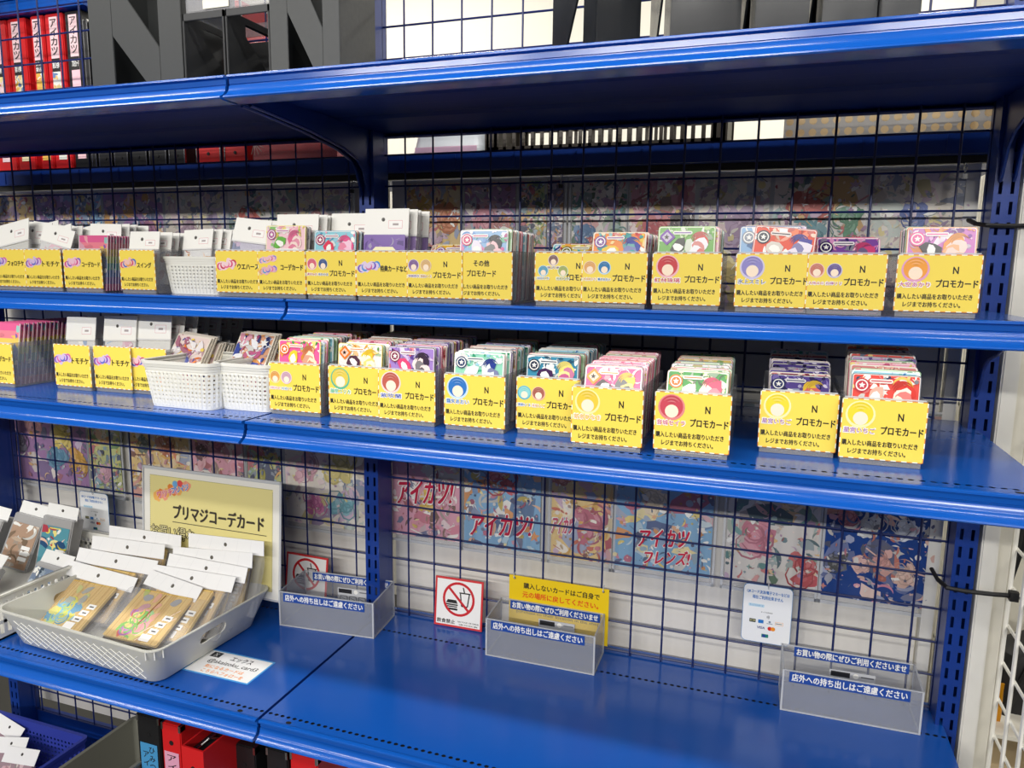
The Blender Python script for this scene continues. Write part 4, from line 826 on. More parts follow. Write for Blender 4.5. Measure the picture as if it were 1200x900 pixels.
GOLD = dict(base='#e0b040', pal=['#f0d878', '#c88820', '#b06090', '#f8e8b0'], icon='#8858a0', fig=['#c07030', '#e8c878'])
up_card(8, GOLD, 'golden card lying low in the purple and sandy badge box', 1, 521, 285, fx=.008, desc='purple and sandy badge box', depth=.03)
up_card(9, dict(base='#90b8e0', pal=['#d868a8', '#e8e8f8', '#6898d8', '#80c8a8'], icon='#d04878', fig=['#282830', '#f0c0c8'], item='#e8e0f0'), 'sky blue and pink card at the front of the upper box without badge', 13, 565, 271, desc='upper box without badge', fx=-.004)
up_card(10, dict(base='#d8c058', pal=['#f0e8b0', '#48a0a8', '#c85050', '#e8a038'], icon='#707038', fig=['#d08040', '#58b0b0']), 'yellow card lying low in the three badge box', 2, 668, 284, fx=.010, desc='three badge box', depth=.03)
up_card(11, dict(base='#e88838', pal=['#f0c840', '#38a8a8', '#d84848', '#f0e0c0'], icon='#8050a0', fig=['#2838a0', '#309898'], item='#e8c030'), 'orange and teal card at the front of the sandy and blue badge box', 7, 722, 271, desc='sandy and blue badge box')
up_card(12, dict(base='#68a848', pal=['#88c860', '#b8d890', '#407838', '#e8f0e0'], icon='#7038a0', fig=['#c84038', '#e8e8f0'], item='#282828', dia=True), 'grass green card with purple diamond emblem in the red badge box', 12, 805, 266, desc='red badge box', fx=-.003)
up_card(13, dict(base='#e04828', pal=['#f07848', '#c83018', '#f8d0b8', '#ffffff'], icon='#303848', fig=['#383098', '#e8e0f0'], item='#d8d0c8'), 'tilted vermilion card in the lavender badge box', 4, 914, 264, fx=.004, frot=R(5), desc='lavender badge box', depth=.05)
cx, Y = UX[13]; fm = card_art(1300, '#88b0d8', ['#d8e8f0', '#4878b0', '#f0f0f8'], '#8890a0', ['#c8d8e8', '#6888b8']); o = place('trading_card', fm, None, (cx - .0375, Y + .0075, tops(880, 264, Y) - CH), (R(-5), 0, 0)); tag(o, 'ice blue card peeking out left of the tilted vermilion card', 'trading card')
up_card(14, dict(base='#784898', pal=['#503070', '#c870b0', '#e8a0c8', '#303060'], icon='#382858', fig=['#c84878', '#48306c']), 'dark purple card lying low in the salmon and violet badge box', 5, 992, 277, fx=.003, desc='salmon and violet badge box', depth=.04)
up_card(15, dict(base='#c878c0', pal=['#e8b0e0', '#8848a0', '#f0e0f0', '#e89858'], icon='#e060a0', fig=['#e89848', '#f8d0c8'], item='#303038'), 'orchid card with an orange shape in the rightmost upper box', 4, 1098, 267, desc='orange badge box', fx=.002, depth=.05)

# ================================================================== lowest shelf in view
def bool_cut(o, cutter_mesh, M):
    c = bpy.data.objects.new('c', cutter_mesh); COL.objects.link(c); c.matrix_world = M
    md = o.modifiers.new('cut', 'BOOLEAN'); md.operation = 'DIFFERENCE'; md.object = c; md.solver = 'EXACT'
    bpy.context.view_layer.update(); me = bpy.data.meshes.new_from_object(o.evaluated_get(bpy.context.evaluated_depsgraph_get()))
    o.modifiers.clear(); o.data = me; bpy.data.objects.remove(c)
def tray(label, cx, cy, z, rz, w0, d0, w1, d1, h, material, lattice=True, handles=True):
    t = thing('storage_tray', label, 'tray', (cx, cy, z), (0, 0, rz)); r = .022; q = .0022; m = MB()
    lo = [rrect(w0 - .01, d0 - .01, r - .004, 0), rrect(w0, d0, r, .004), rrect(w1, d1, r, h - .003), rrect(w1 + .005, d1 + .005, r + .002, h - .002), rrect(w1 + .005, d1 + .005, r + .002, h), rrect(w1 - q * 1.5, d1 - q * 1.5, r - .001, h), rrect(w0 - q * 2, d0 - q * 2, r - .002, .005), rrect(w0 - .02, d0 - .02, r - .006, .004)]
    m.loft(lo, True, True); o = m.obj('tray_body', material, t, smooth=True)
    if handles:
        for s in (-1, 1):
            k = MB(); pl = []
            for a in range(16): an = 2 * math.pi * a / 16; pl.append(((.016 if math.cos(an) > 0 else -.016) + .0115 * math.cos(an), .0105 * math.sin(an)))
            k.prism(pl, .05, 'x', -.025); bpy.context.view_layer.update(); bool_cut(o, k.mesh('k', material), t.matrix_world @ Matrix.Translation((s * (w0 * .5 + w1 * .5) / 2, -.005, h * .60)))
    if lattice:
        m = MB(); sl = (d1 - d0) / 2 / (h - .007)
        def P(x, zz): return (x, -(d0 / 2 + sl * (zz - .004)) - .0002, zz)
        n = 15
        for i in range(n):
            x = -w0 / 2 + .02 + (w0 - .04) * i / n; dx = (w0 - .04) / n
            for j in range(3):
                z0 = .008 + j * .014
                for (a, b) in (((x, z0), (x + dx, z0 + .014)), ((x, z0 + .014), (x + dx, z0))): m.tube([P(*a), P(*b)], .00055, 4)
        m.obj('lattice_pattern', LATT, t)
        m = MB()
        for k, ang in enumerate((-78, -45, -14)):
            a = R(ang); bx, by = w1 / 2 - r + r * math.cos(a), -(d1 / 2 - r) + r * math.sin(a); m.tube([(bx + .0005, by - .0005, h - .003), (bx - .001, by + .001, h - .016)], .0011, 4)
        m.obj('corner_rib', LATT, t)
    return t
TZ = Z3 + .0006; TCX, TCY, TRZ = -.393, -.222, R(-3.5)
tray('long grey tray of wafer packets with white headers', TCX, TCY, TZ + .0006, TRZ, .312, .212, .350, .250, .066, GREYT)

def wafer_pack(label, hl, hr, Yk, head, T, seed, cols, pw=.158, hh=.026, full=True):
    rng = random.Random(seed); a, b = at(*hl, Yk), at(*hr, Yk); c = (a + b) / 2; hw = (b - a).length; roll = -math.atan2(b.z - a.z, b.x - a.x); floor = TZ + .007
    by, bz = Yk - hh * math.sin(head), c.z - hh * math.cos(head); hb = min(.100, (bz - floor) / math.cos(T)); w = .116
    t = thing('wafer_packet', label, 'packet', (c.x, by - hb * math.sin(T), bz - hb * math.cos(T)), (-T, 0, 0))
    cv = Canvas(w - .008, hb - .006, rgb(226, 192, 112), t=.005, corner=.003); W_, H_ = w - .008, hb - .006
    for k in range(46): x0 = W_ * k / 46; cv.poly([(x0 + .0004 * math.sin(k), 0), (x0 + W_ / 46 * .55, 0), (x0 + W_ / 46 * .55 + .0006 * math.sin(k * 3), H_), (x0, H_)], mixc(rgb(222, 182, 98), rng.choice([rgb(248, 222, 156), rgb(186, 138, 66), rgb(240, 200, 140)]), .5), 1)
    cv.k = 1; P = [hx(c) for c in cols]
    if full:
        for q in range(26): cv.blob(rng, W_ * (.42 + .36 * (rng.random() - .5)), H_ * (.12 + .40 * rng.random()), .013, .009, mixc(rng.choice(P), WHT, .25 * rng.random()), 10, .3)
        for q in range(14): cv.arc(W_ * (.40 + .25 * (rng.random() - .5)), H_ * (.15 + .4 * rng.random()), .012, .003, rng.random() * 6, 7 + rng.random() * 2, rng.choice(P))
        for q in range(5): cv.blob(rng, W_ * (.1 + .5 * rng.random()), H_ * (.45 + .5 * rng.random()), .006, .010, mixc(rng.choice(P), rgb(230, 190, 120), .5), 8, .3)
        if seed == 2:
            for hxp in (.25, .78): cv.blob(rng, W_ * hxp, H_ * .84, .009, .007, rgb(170, 170, 172), 12, .12)
            cv.line(W_ * .55, H_ * .1, W_ * .97, H_ * .72, .0016, rgb(250, 226, 200)); cv.line(W_ * .60, H_ * .02, W_ * .99, H_ * .56, .0016, rgb(250, 226, 200)); cv.line(W_ * .44, H_ * .3, W_ * .52, H_ * .95, .002, rgb(150, 104, 40))
        for q, sx in enumerate((.86, .82, .79)): cv.rr(W_ * sx, H_ * (.52 - .14 * q), .017, .0095, .001, rgb(250, 250, 248)); cv.rect(W_ * sx - .004, H_ * (.52 - .14 * q) - .0012, W_ * sx + .005, H_ * (.52 - .14 * q) + .0012, rgb(90, 86, 84))
        cv.rr(W_ * .74, H_ * .10, .020, .0125, .001, rgb(250, 248, 246))
    cv.obj('wafer_print', t, (-W_ / 2, -.0028, .003), material=GLOSS)
    m = MB(); lo = []
    m.box((-w / 2 + .001, .0026, .001), (w / 2 - .001, .0065, hb * .92)); m.obj('dark_backing', mat('brown_wafer', rgb(70, 52, 30), .35) if 'brown_wafer' not in bpy.data.materials else bpy.data.materials['brown_wafer'], t, bevel=.0016)
    m = MB(); m.prism([(-.0035, .004), (-.001, 0), (.003, 0), (.0072, .01), (.0072, hb * .85), (.003, hb), (.0005, hb), (-.0035, hb * .93)], pw, 'x', -pw / 2); m.obj('clear_pouch', FILM, t)
    hc = Canvas(hw, hh, rgb(246, 246, 246), t=.0008); hc.disc(hw * .5, hh * .5, .0034, rgb(96, 92, 84), n=14); hc.rect(0, 0, hw, .001, rgb(226, 226, 228))
    for q in range(5): hc.line(hw * (.1 + .18 * q), hh * .1, hw * (.16 + .17 * q), hh * .95, .0005, rgb(232, 232, 234))
    o = hc.obj('header_card', t); M = Matrix.Translation((0, -.0008, hb - .001)) @ Matrix.Rotation(T - head, 4, 'X') @ Matrix.Rotation(roll, 4, 'Y') @ Matrix.Translation((-hw / 2, 0, 0)); o.matrix_local = M; return t
C1, C2 = ['#48a0c8', '#e8e048', '#80c8e0', '#b8e080'], ['#e05838', '#f0e050', '#b868c0', '#80c850', '#f0a0a0']
for k, (hl, hr, Yk, hd, T) in enumerate((((77, 655), (163, 677), -.180, 35, 62), ((94, 641), (186, 657), -.155, 25, 50), ((110, 627), (194, 638), -.135, 14, 36), ((129, 615), (213, 627), -.118, 8, 22))):
    wafer_pack('front left wafer packet with blue and lime print' if k == 0 else ('second', 'third', 'rearmost')[k - 1] + ' wafer packet of the left stack in the grey tray', hl, hr, Yk, R(hd), R(T), 1 if k == 0 else 10 + k, C1)
for k, (hl, hr, Yk, hd, T) in enumerate((((174, 667), (239, 688), -.187, 40, 63), ((182, 661), (277, 676), -.170, 32, 56), ((199, 648), (291, 665), -.153, 22, 46), ((205, 640), (297, 648), -.138, 12, 34), ((222, 624), (310, 634), -.123, 6, 20))):
    wafer_pack('front right wafer packet with two grey hearts and red print' if k == 0 else ('second', 'third', 'fourth', 'rearmost')[k - 1] + ' wafer packet of the right stack in the grey tray', hl, hr, Yk, R(hd), R(T), 2 if k == 0 else 20 + k, C2)

# sign board in a hard sleeve
w, h = .297, .205; p0 = at(160, 551, -.112); t = thing('sign_board', 'cream sign board reading プリマジコーデカード standing in the grey tray', 'sign', (p0.x, -.1085, p0.z - h - .0), (R(-4), R(0), 0))
cv = Canvas(w, h, rgb(238, 236, 228), t=.0010); b = .013; cv.rect(b, b, w - b, h - b * .75, rgb(232, 220, 150))
for k in range(74): cv.rect(b + (w - 2 * b) * k / 74, h - b * .75 - .0010, b + (w - 2 * b) * (k + .6) / 74, h - b * .75, rgb(150, 145, 120), 9)
for k in range(46):
    for xx in (b, w - b - .001): cv.rect(xx, b + (h - 2 * b) * k / 46, xx + .001, b + (h - 2 * b) * (k + .6) / 46, rgb(150, 145, 120), 9)
cv.k = 9; rng = random.Random(77)
for k in range(9): cv.blob(rng, .030 + .0085 * k, h - .049 + .0032 * k + .002 * math.sin(k * 2), .011, .0085, mixc(rgb(240, 160, 60), hx(('#f0c070', '#e07030', '#f0a0a0')[k % 3]), .6), 10, .25)
for i, ch in enumerate('ワッチャ'): cv.text(ch, .036 + .0125 * i, h - .047 + .0042 * i, .0105, .012, WHT, .09, R(18)); cv.text(ch, .036 + .0125 * i, h - .047 + .0042 * i, .0105, .012, rgb(222, 72, 120), .04, R(18))
for i, ch in enumerate('プリマジ'): cv.text(ch, .068 + .0098 * i, h - .034 + .0028 * i, .0095, .011, WHT, .09, R(14)); cv.text(ch, .068 + .0098 * i, h - .034 + .0028 * i, .0095, .011, rgb(70, 120, 200), .04, R(14))
cv.disc(.072, h - .022, .006, rgb(110, 170, 220)); cv.disc(.083, h - .020, .006, rgb(226, 80, 80))
cv.text('プリマジコーデカード', .167, h - .073, .198, .0265, rgb(62, 56, 50), .035); cv.rect(.066, h - .0935, .272, h - .0922, rgb(70, 66, 60))
cv.text('お買い得な', .066, h - .114, .100, .024, rgb(46, 42, 40), .055); cv.text('お買い得な', .066, h - .114, .100, .024, rgb(236, 226, 170), 0)
cv.obj('printed_sheet', t); m = MB(); m.box((-.004, .0012, -.004), (w + .004, .0018, h + .006)); m.box((-.004, -.0010, h + .001), (w + .004, .0012, h + .006)); m.box((-.0045, -.0010, -.004), (-.001, .0012, h + .006)); m.box((w + .001, -.0010, -.004), (w + .0045, .0012, h + .006)); m.obj('hard_sleeve', RIMC, t)

# clear counter boxes with blue tape lettering
def counter_box(label, fl, fr, bk, yfl, yfr, ybk):
    pass
def clear_bin(label, c, rz, w, d, hf, hb, tape_front=.0, seed=0):
    t = thing('clear_bin', label, 'bin', (c[0], c[1], Z3 + .0006), (0, 0, rz), 'clear counter bins'); q = .0022
    for nm, f in (('front_wall', lambda m: m.box((0, 0, 0), (w, q, hf))), ('back_wall', lambda m: m.box((0, d - q, 0), (w, d, hb))), ('floor_pane', lambda m: m.box((q, q, 0), (w - q, d - q, q)))):
        m = MB(); f(m); WALL = dict(WALL, **{nm: m.obj(nm, BIN if nm == 'front_wall' else CLEAR, t)}) if nm != 'front_wall' else {nm: m.obj(nm, BIN, t)}
    for x0 in (0, w - q):
        m = MB(); m.prism([(q, 0), (d - q, 0), (d - q, hb), (q, hf)], q, 'x', x0); m.obj('side_wall', BIN, t)
    m = MB(); m.box((-.0003, -.0003, hf - .0012), (w + .0003, q, hf)); m.box((-.0003, -.0003, 0), (w + .0003, q, .0018)); m.box((0, d - q, hb - .0012), (w, d, hb))
    for x0 in (-.0003, w - q): m.box((x0, -.0003, .0018), (x0 + q + .0003, q, hf - .0012)); m.prism([(q, hf - .0012), (d, hb - .0012), (d, hb), (q, hf)], q, 'x', x0); m.box((x0, d - q, 0), (x0 + q + .0003, d, hb)); m.box((x0, 0, 0), (x0 + q + .0003, d, .0018))
    m.obj('polished_edge', RIMC, t)
    TB = rgb(34, 74, 158)
    cv = Canvas(w * .86, .0155, TB, t=.0003); cv.text('店外への持ち出しはご遠慮ください', w * .43, .0078, w * .82, .0112, WHT, .03); cv.obj('front_tape', WALL['front_wall'], (w * .05, -.0006, hf - .0175))
    cv = Canvas(w * .86, .0150, TB, t=.0003); cv.text('お買い物の際にぜひご利用くださいませ', w * .43, .0075, w * .82, .0108, WHT, .03); cv.obj('back_tape', WALL['back_wall'], (w * .10, d - q - .0008, hb - .0160))
    cv = Canvas(.062, .030, rgb(196, 198, 202), t=.0002); cv.rect(.002, .020, .028, .028, rgb(40, 40, 44)); cv.disc(.036, .024, .004, WHT)
    rng = random.Random(seed)
    for k in range(3): cv.rr(.012 + .018 * k, .009, .015, .013, .002, rgb(120, 122, 128)); cv.rr(.012 + .018 * k, .009, .012, .010, .002, rgb(206, 208, 212)); cv.line(.007 + .018 * k, .012, .016 + .018 * k, .008, .001, rgb(120, 122, 128))
    cv.text('CARD', .050, .025, .018, .004, rgb(90, 92, 98)) if False else cv.rect(.043, .0235, .060, .0255, rgb(110, 112, 118)); cv.obj('maker_sticker', WALL['back_wall'], (w * .38, d - q - .0006, .012)); return t
def bin_from(label, fl, fr, hf, hb, d, seed):
    a, b = atz(*fl, Z3), atz(*fr, Z3); rz = math.atan2(b.y - a.y, b.x - a.x); w = (b - a).length; clear_bin(label, (a.x, a.y), rz, w, d, hf, hb, seed=seed)
bin_from('scuffed clear bin in front of the middle upright', (328, 733), (438, 749), .063, .066, .088, 1)
bin_from('scuffed clear bin in front of the yellow notice', (569, 768), (696, 792), .064, .068, .073, 2)
bin_from('scuffed clear bin at the right end beside the payment notice', (914, 832), (1078, 862), .063, .069, .066, 3)

# notices
def no_food(label, x, y, z, w, h, tilt, rz):
    t = thing('notice_plate', label, 'sign', (x, y, z), (tilt, rz, 0)); cv = Canvas(w, h, rgb(214, 56, 58), t=.0022); cv.rect(.0035, .0035, w - .0035, h - .0035, rgb(246, 244, 240)); c = (w * .5, h * .58)
    k = INK; bx, bz = c[0] - w * .14, c[1] - h * .14
    cv.poly([(bx - .011, bz + .004), (bx - .008, bz + .010), (bx + .008, bz + .010), (bx + .011, bz + .004)], k); cv.rr(bx, bz + .0015, .023, .0026, .001, k); cv.rr(bx, bz - .0020, .021, .0022, .001, k); cv.rr(bx, bz - .0062, .022, .0036, .001, k)
    ux, uz = c[0] + w * .12, c[1] + h * .02
    for (p, q) in (((ux - .010, uz + .010), (ux + .011, uz + .010)), ((ux - .008, uz + .010), (ux - .005, uz - .013)), ((ux + .009, uz + .010), (ux + .006, uz - .013)), ((ux - .005, uz - .013), (ux + .006, uz - .013)), ((ux, uz + .010), (ux - .003, uz + .020))): cv.line(*p, *q, .0022, k)
    cv.ring(c[0], c[1], w * .285, w * .335, rgb(206, 40, 48), 32); s = w * .30 * .7071; cv.line(c[0] - s, c[1] + s, c[0] + s, c[1] - s, w * .05, rgb(206, 40, 48))
    cv.text('飲食禁止', w * .25, h * .11, w * .38, h * .085, k, .03); cv.text('NO FOOD OR DRINK', w * .72, h * .13, w * .44, h * .028, k, .02); cv.text('请勿饮食', w * .72, h * .075, w * .40, h * .03, k, .01)
    cv.obj('plate', t); m = MB(); m.box((w * .2, .0022, h * .1), (w * .8, .0032, h * .9)); m.obj('backing_pad', WHITEP, t); return t
no_food('no food or drink plate leaning on mesh between two clear bins', .056, -.014, Z3 + .0008, .0900, .0865, R(-7), R(-.6))
a = at(333, 649, -.012); no_food('no food or drink plate half hidden behind the left clear bin', a.x, -.0150, Z3 + .0008, .0900, .0865, R(-7), R(.6))

a, b = at(597, 673, -.006), at(714, 693, -.006); w = b.x - a.x; h = .098; t = thing('hanging_notice', 'yellow notice hung on the mesh asking to put cards back', 'sign', (a.x, -.0062, a.z - h), (0, 0, 0))
cv = Canvas(w, h, rgb(240, 204, 20), t=.0010); cv.text('購入しないカードはご自身で', w * .53, h * .84, w * .76, h * .105, INK, .03); cv.text('元の場所に戻してください。', w * .52, h * .68, w * .76, h * .11, rgb(226, 74, 30), .03)
cv.text('Please return cards you do not wish to', w * .5, h * .47, w * .84, h * .07, rgb(80, 70, 20), .004); cv.text('purchase to their location in the shop', w * .5, h * .35, w * .84, h * .07, rgb(80, 70, 20), .004)
for xx in (.055, .945): cv.disc(w * xx, h * .95, .0022, rgb(70, 60, 30), n=10)
cv.obj('printed_sheet', t)
for xx in (.055, .945): m = MB(); m.tube([(w * xx, -.0012, h * .95), (w * xx, -.0040, h * .98), (w * xx, -.0030, h * 1.03), (w * xx, .0042, h * 1.04)], .0011, 6); m.obj('clip_hook', RIMC, t)

def pay_notice(label, x, z, w, h):
    t = thing('payment_notice', label, 'sign', (x, -.0062, z)); cv = Canvas(w, h, rgb(92, 140, 190), t=.0012, corner=.007); cv.rr(w / 2, h / 2, w - .0014, h - .0014, .0066, rgb(240, 242, 244)); bl = rgb(30, 112, 190)
    cv.text('QRコード決済/電子マネーなどは', w * .5, h * .875, w * .86, h * .062, bl, .03); cv.text('現在ご利用出来ません', w * .5, h * .785, w * .62, h * .062, bl, .03)
    cv.rr(w * .28, h * .64, w * .32, h * .05, .001, rgb(190, 220, 236)); cv.text('クレジットカード', w * .28, h * .64, w * .28, h * .032, bl, .01); cv.text('タッチ決済対応', w * .5, h * .535, w * .24, h * .022, INK)
    for k in range(3): cv.arc(w * .475, h * .46, .0030 + .0014 * k, .0008, -.7, .7, INK)
    Yr = h * .37; cv.rr(w * .22, Yr, w * .13, h * .06, .0006, rgb(60, 70, 60)); cv.text('JCB', w * .22, Yr, w * .11, h * .03, rgb(230, 220, 160)); cv.rr(w * .39, Yr, w * .11, h * .06, .0005, rgb(40, 120, 200)); cv.disc(w * .57, Yr + h * .01, h * .018, rgb(120, 140, 160)); cv.rect(w * .51, Yr - h * .025, w * .63, Yr - h * .015, rgb(120, 140, 160))
    cv.rr(w * .76, Yr, w * .16, h * .06, .0004, rgb(236, 160, 90)); cv.rr(w * .76, Yr, w * .15, h * .05, .0004, WHT); cv.rect(w * .69, Yr - h * .006, w * .82, Yr + h * .006, rgb(90, 90, 96))
    Yr = h * .265; cv.text('VISA', w * .40, Yr, w * .16, h * .042, rgb(30, 50, 130), .03, 0, .15); cv.disc(w * .58, Yr, h * .035, rgb(214, 40, 36)); cv.disc(w * .645, Yr, h * .035, rgb(240, 150, 40))
    cv.rr(w * .49, h * .13, w * .14, h * .06, .0006, rgb(30, 130, 120)); cv.rect(w * .44, h * .105, w * .50, h * .15, rgb(40, 60, 150)); cv.obj('plate', t)
    m = MB(); m.tube([(w * .5, -.0014, h * .955), (w * .5, -.0035, h * .99), (w * .5, .004, h * 1.02)], .0011, 6); m.obj('clip_hook', RIMC, t); return t
a, b, c = at(872, 685, -.006), at(930, 693, -.006), at(928, 759, -.006); pay_notice('white payment notice hung on the mesh of the right bay', a.x, c.z, b.x - a.x, .092)
a, b, c = at(93, 579, -.006), at(126, 579, -.006), at(128, 628, -.006); pay_notice('white payment notice hung on the mesh behind the grey tray', a.x, c.z, b.x - a.x, .090)

w, h = .124, .068; t = thing('paper_note', 'blue-edged paper note with a handle name, half under the grey tray', 'note', (-.2470, -.2870, Z3 + .0003), (R(-90), 0, R(0)))
cv = Canvas(w, h, rgb(70, 160, 226), t=.0002); cv.rect(.003, .003, w - .003, h - .003, rgb(246, 246, 246)); cv.rect(.012, h - .020, .030, h - .006, rgb(50, 52, 54)); cv.text('X', .021, h - .013, .008, .009, WHT, 0)
cv.text('エックス', .072, h - .015, .040, .0125, INK, .025); cv.text('@akaizoku_card3', .066, h - .031, .092, .0125, INK, .015, 0, .06); cv.text('気になるカードは', .062, h - .045, .072, .0085, rgb(238, 150, 60), .025); cv.text('こちらへフォローを', .068, h - .057, .076, .0085, rgb(238, 150, 60), .025)
cv.obj('printed_sheet', t); t.rotation_euler = (R(-90), 0, 0)

# white openwork basket at the far left with clear card packs
def open_basket(label, x0, x1, y0, y1, z, h):
    t = thing('openwork_basket', label, 'basket', ((x0 + x1) / 2, (y0 + y1) / 2, z)); w, d = x1 - x0, y1 - y0
    for nm, ax in (('front_wall', 0), ('back_wall', 1), ('left_wall', 2), ('right_wall', 3)):
        m = MB(); L = w if ax < 2 else d; n = max(3, int(L / .0125)); sgn = -1 if ax in (0, 2) else 1
        def bx(u0, u1, z0, z1):
            if ax < 2: y = sgn * d / 2; m.box((u0 - w / 2, min(y, y - sgn * .003), z0), (u1 - w / 2, max(y, y - sgn * .003), z1))
            else: x = sgn * w / 2; m.box((min(x, x - sgn * .003), u0 - d / 2, z0), (max(x, x - sgn * .003), u1 - d / 2, z1))
        for z0, z1 in ((0, .010), (.027, .033), (.050, .056), (h - .014, h)): bx(0, L, z0, z1)
        for k in range(n + 1): u = L * k / n; bx(max(0, u - .003), min(L, u + .003), .010, h - .014)
        m.obj(nm, WHITEP, t)
    m = MB(); m.box((-w / 2, -d / 2, 0), (w / 2, d / 2, .003)); m.obj('bottom', WHITEP, t)
    m = MB(); m.loft([rrect(w + .010, d + .010, .006, h - .004), rrect(w + .012, d + .012, .006, h), rrect(w - .004, d - .004, .004, h), rrect(w - .004, d - .004, .004, h - .004), rrect(w + .010, d + .010, .006, h - .004)]); m.obj('rim', WHITEP, t); return t
open_basket('white openwork basket of clear packs at the far left of the lowest shelf', -.955, -.590, -.335, -.040, Z3 + .0006, .078)
CASE = mat_clear('clear_case', rgb(190, 190, 192), .62, .25)
def case_pack(label, x, y, z, w, h, d, tilt, roll, yaw, seed, art=None, group=None):
    t = thing('card_case_packet', label, 'packet', (x, y, z), (tilt, roll, yaw), group); m = MB(); m.box((-w / 2, 0, 0), (w / 2, d, h)); m.obj('clear_case', CASE, t, bevel=.002)
    m = MB()
    for k in range(3): m.box((-w / 2 + .004, d * (.2 + .27 * k), .004), (w / 2 - .004, d * (.2 + .27 * k) + d * .12, h - .004))
    m.obj('card_stack', mat('grey_card_edges', rgb(176, 170, 160), .5) if 'grey_card_edges' not in bpy.data.materials else bpy.data.materials['grey_card_edges'], t)
    if art:
        rng = random.Random(seed); cv = Canvas(w * .86, h * .8, hx(art[0]), t=.0004); scribble(cv, rng, 0, 0, w * .86, h * .8, [hx(c) for c in art[1:]] + [WHT], 40, .004, .014)
        for q in range(3): cv.rr(w * .66, h * (.38 - .10 * q), w * .28, h * .07, .001, rgb(248, 248, 246))
        cv.obj('printed_front', t, (-w * .43, -.0008, h * .04), material=GLOSS)
    hc = Canvas(w, .028, rgb(246, 246, 244), t=.0008); hc.disc(w * .5, .017, .0030, rgb(70, 66, 62), n=12); hc.obj('header_card', t, (-w / 2, d * .3, h - .004)); return t
case_pack('clear packet with teal and yellow print leaning in the left openwork basket', -.735, -.115, Z3 + .012, .070, .112, .030, R(-12), R(6), R(8), 4, ['#5898a8', '#e8d858', '#2c5888', '#f0c8b0', '#c04858'])
case_pack('clear packet of stacked cards with a white header, beside the teal print packet', -.825, -.125, Z3 + .012, .062, .110, .040, R(-18), R(14), R(16), 5, ['#b09078', '#c8b098', '#806850'])
case_pack('clear packet of stacked cards cut by the left edge', -.905, -.150, Z3 + .012, .062, .105, .044, R(-18), R(14), R(16), 6)
case_pack('clear packet with a bright white header, low front of the openwork basket', -.800, -.235, Z3 + .012, .085, .060, .020, R(-40), R(3), R(-2), 7, ['#a08088', '#c8a8a8', '#604048'])
case_pack('clear packet with a crumpled white header next to the grey tray', -.665, -.200, Z3 + .012, .080, .062, .020, R(-36), R(2), R(-4), 8, ['#7888a0', '#a8b8c8', '#485868'])

# ================================================================== under the lowest shelf
DZ = -.70
a, b = at(0, 835, -.13), at(99, 864, -.13)
def perforated_basket(label, x0, x1, y0, y1, z, h):
    t = thing('perforated_basket', label, 'basket', ((x0 + x1) / 2, (y0 + y1) / 2, z)); w, d = x1 - x0, y1 - y0
    def wall(L, M, nm):
        m = MB(); p = .0098; n = int(L / p); p = L / n; rows = 7; z0 = .010
        q = MB()
        for r_ in range(rows):
            for i in range(n):
                cx, cz = -L / 2 + (i + .5) * p, z0 + (r_ + .5) * p; out, inn = [], []
                for k, (sx, sy) in enumerate(((1, 0), (1, 1), (0, 1), (-1, 1), (-1, 0), (-1, -1), (0, -1), (1, -1))):
                    out.append((cx + sx * p / 2, 0, cz + sy * p / 2)); an = math.pi * k / 4; inn.append((cx + .0028 * math.cos(an), 0, cz + .0028 * math.sin(an)))
                q.add(out + inn, [(k, (k + 1) % 8, (k + 1) % 8 + 8, k + 8) for k in range(8)])
        zz = z0 + rows * p; q.add([(-L / 2, 0, 0), (L / 2, 0, 0), (L / 2, 0, z0), (-L / 2, 0, z0)], [(0, 1, 2, 3)]); q.add([(-L / 2, 0, zz), (L / 2, 0, zz), (L / 2, 0, h), (-L / 2, 0, h)], [(0, 1, 2, 3)])
        m.add([M @ Vector(v) for v in q.v], q.f); m.obj(nm, VIOLET, t, fix=False)
    wall(w, Matrix.Translation((0, d / 2, 0)), 'back_wall'); wall(w, Matrix.Translation((0, -d / 2, 0)), 'front_wall')
    wall(d, Matrix.Translation((w / 2, 0, 0)) @ Matrix.Rotation(R(90), 4, 'Z'), 'right_wall'); wall(d, Matrix.Translation((-w / 2, 0, 0)) @ Matrix.Rotation(R(90), 4, 'Z'), 'left_wall')
    m = MB(); m.box((-w / 2, -d / 2, 0), (w / 2, d / 2, .003)); m.obj('bottom', VIOLET, t)
    m = MB(); m.loft([rrect(w + .012, d + .012, .012, h - .008), rrect(w + .014, d + .014, .012, h), rrect(w - .001, d - .001, .006, h), rrect(w - .001, d - .001, .006, h - .008), rrect(w + .012, d + .012, .012, h - .008)]); m.obj('rim', VIOLET, t); return t
bz = atz(99, 864, -.600)
perforated_basket('blue perforated basket at the bottom left under the lowest shelf', bz.x - .33, bz.x, bz.y - .27, bz.y, DZ + .0006, .100)
for k, (px, py, ty) in enumerate(((6, 868, .0), (18, 888, -.02), (28, 897, -.03))):
    p = atz(px, py + 6, DZ + .07); t = thing('header_packet', ('upper', 'middle', 'lower')[k] + ' white header packet lying in the blue perforated basket', 'packet', (p.x - .045, p.y - .01, DZ + .012 + .008 * (2 - k)), (R(-38), R((8, -8, -4)[k]), R((-6, 6, 4)[k])))
    hc = Canvas(.085, .030, rgb(242, 242, 242), t=.0008); hc.disc(.045, .018, .003, rgb(60, 56, 54), n=12); hc.obj('header_card', t, (-.0425, 0, .055)); cv = Canvas(.080, .056, hx('#a08890'), t=.006); scribble(cv, random.Random(k), 0, 0, .08, .056, [hx(c) for c in ('#c8a0a8', '#604850', '#d8c8c0')], 20, .004, .012); cv.obj('insert', t, (-.040, .001, 0), material=GLOSS)
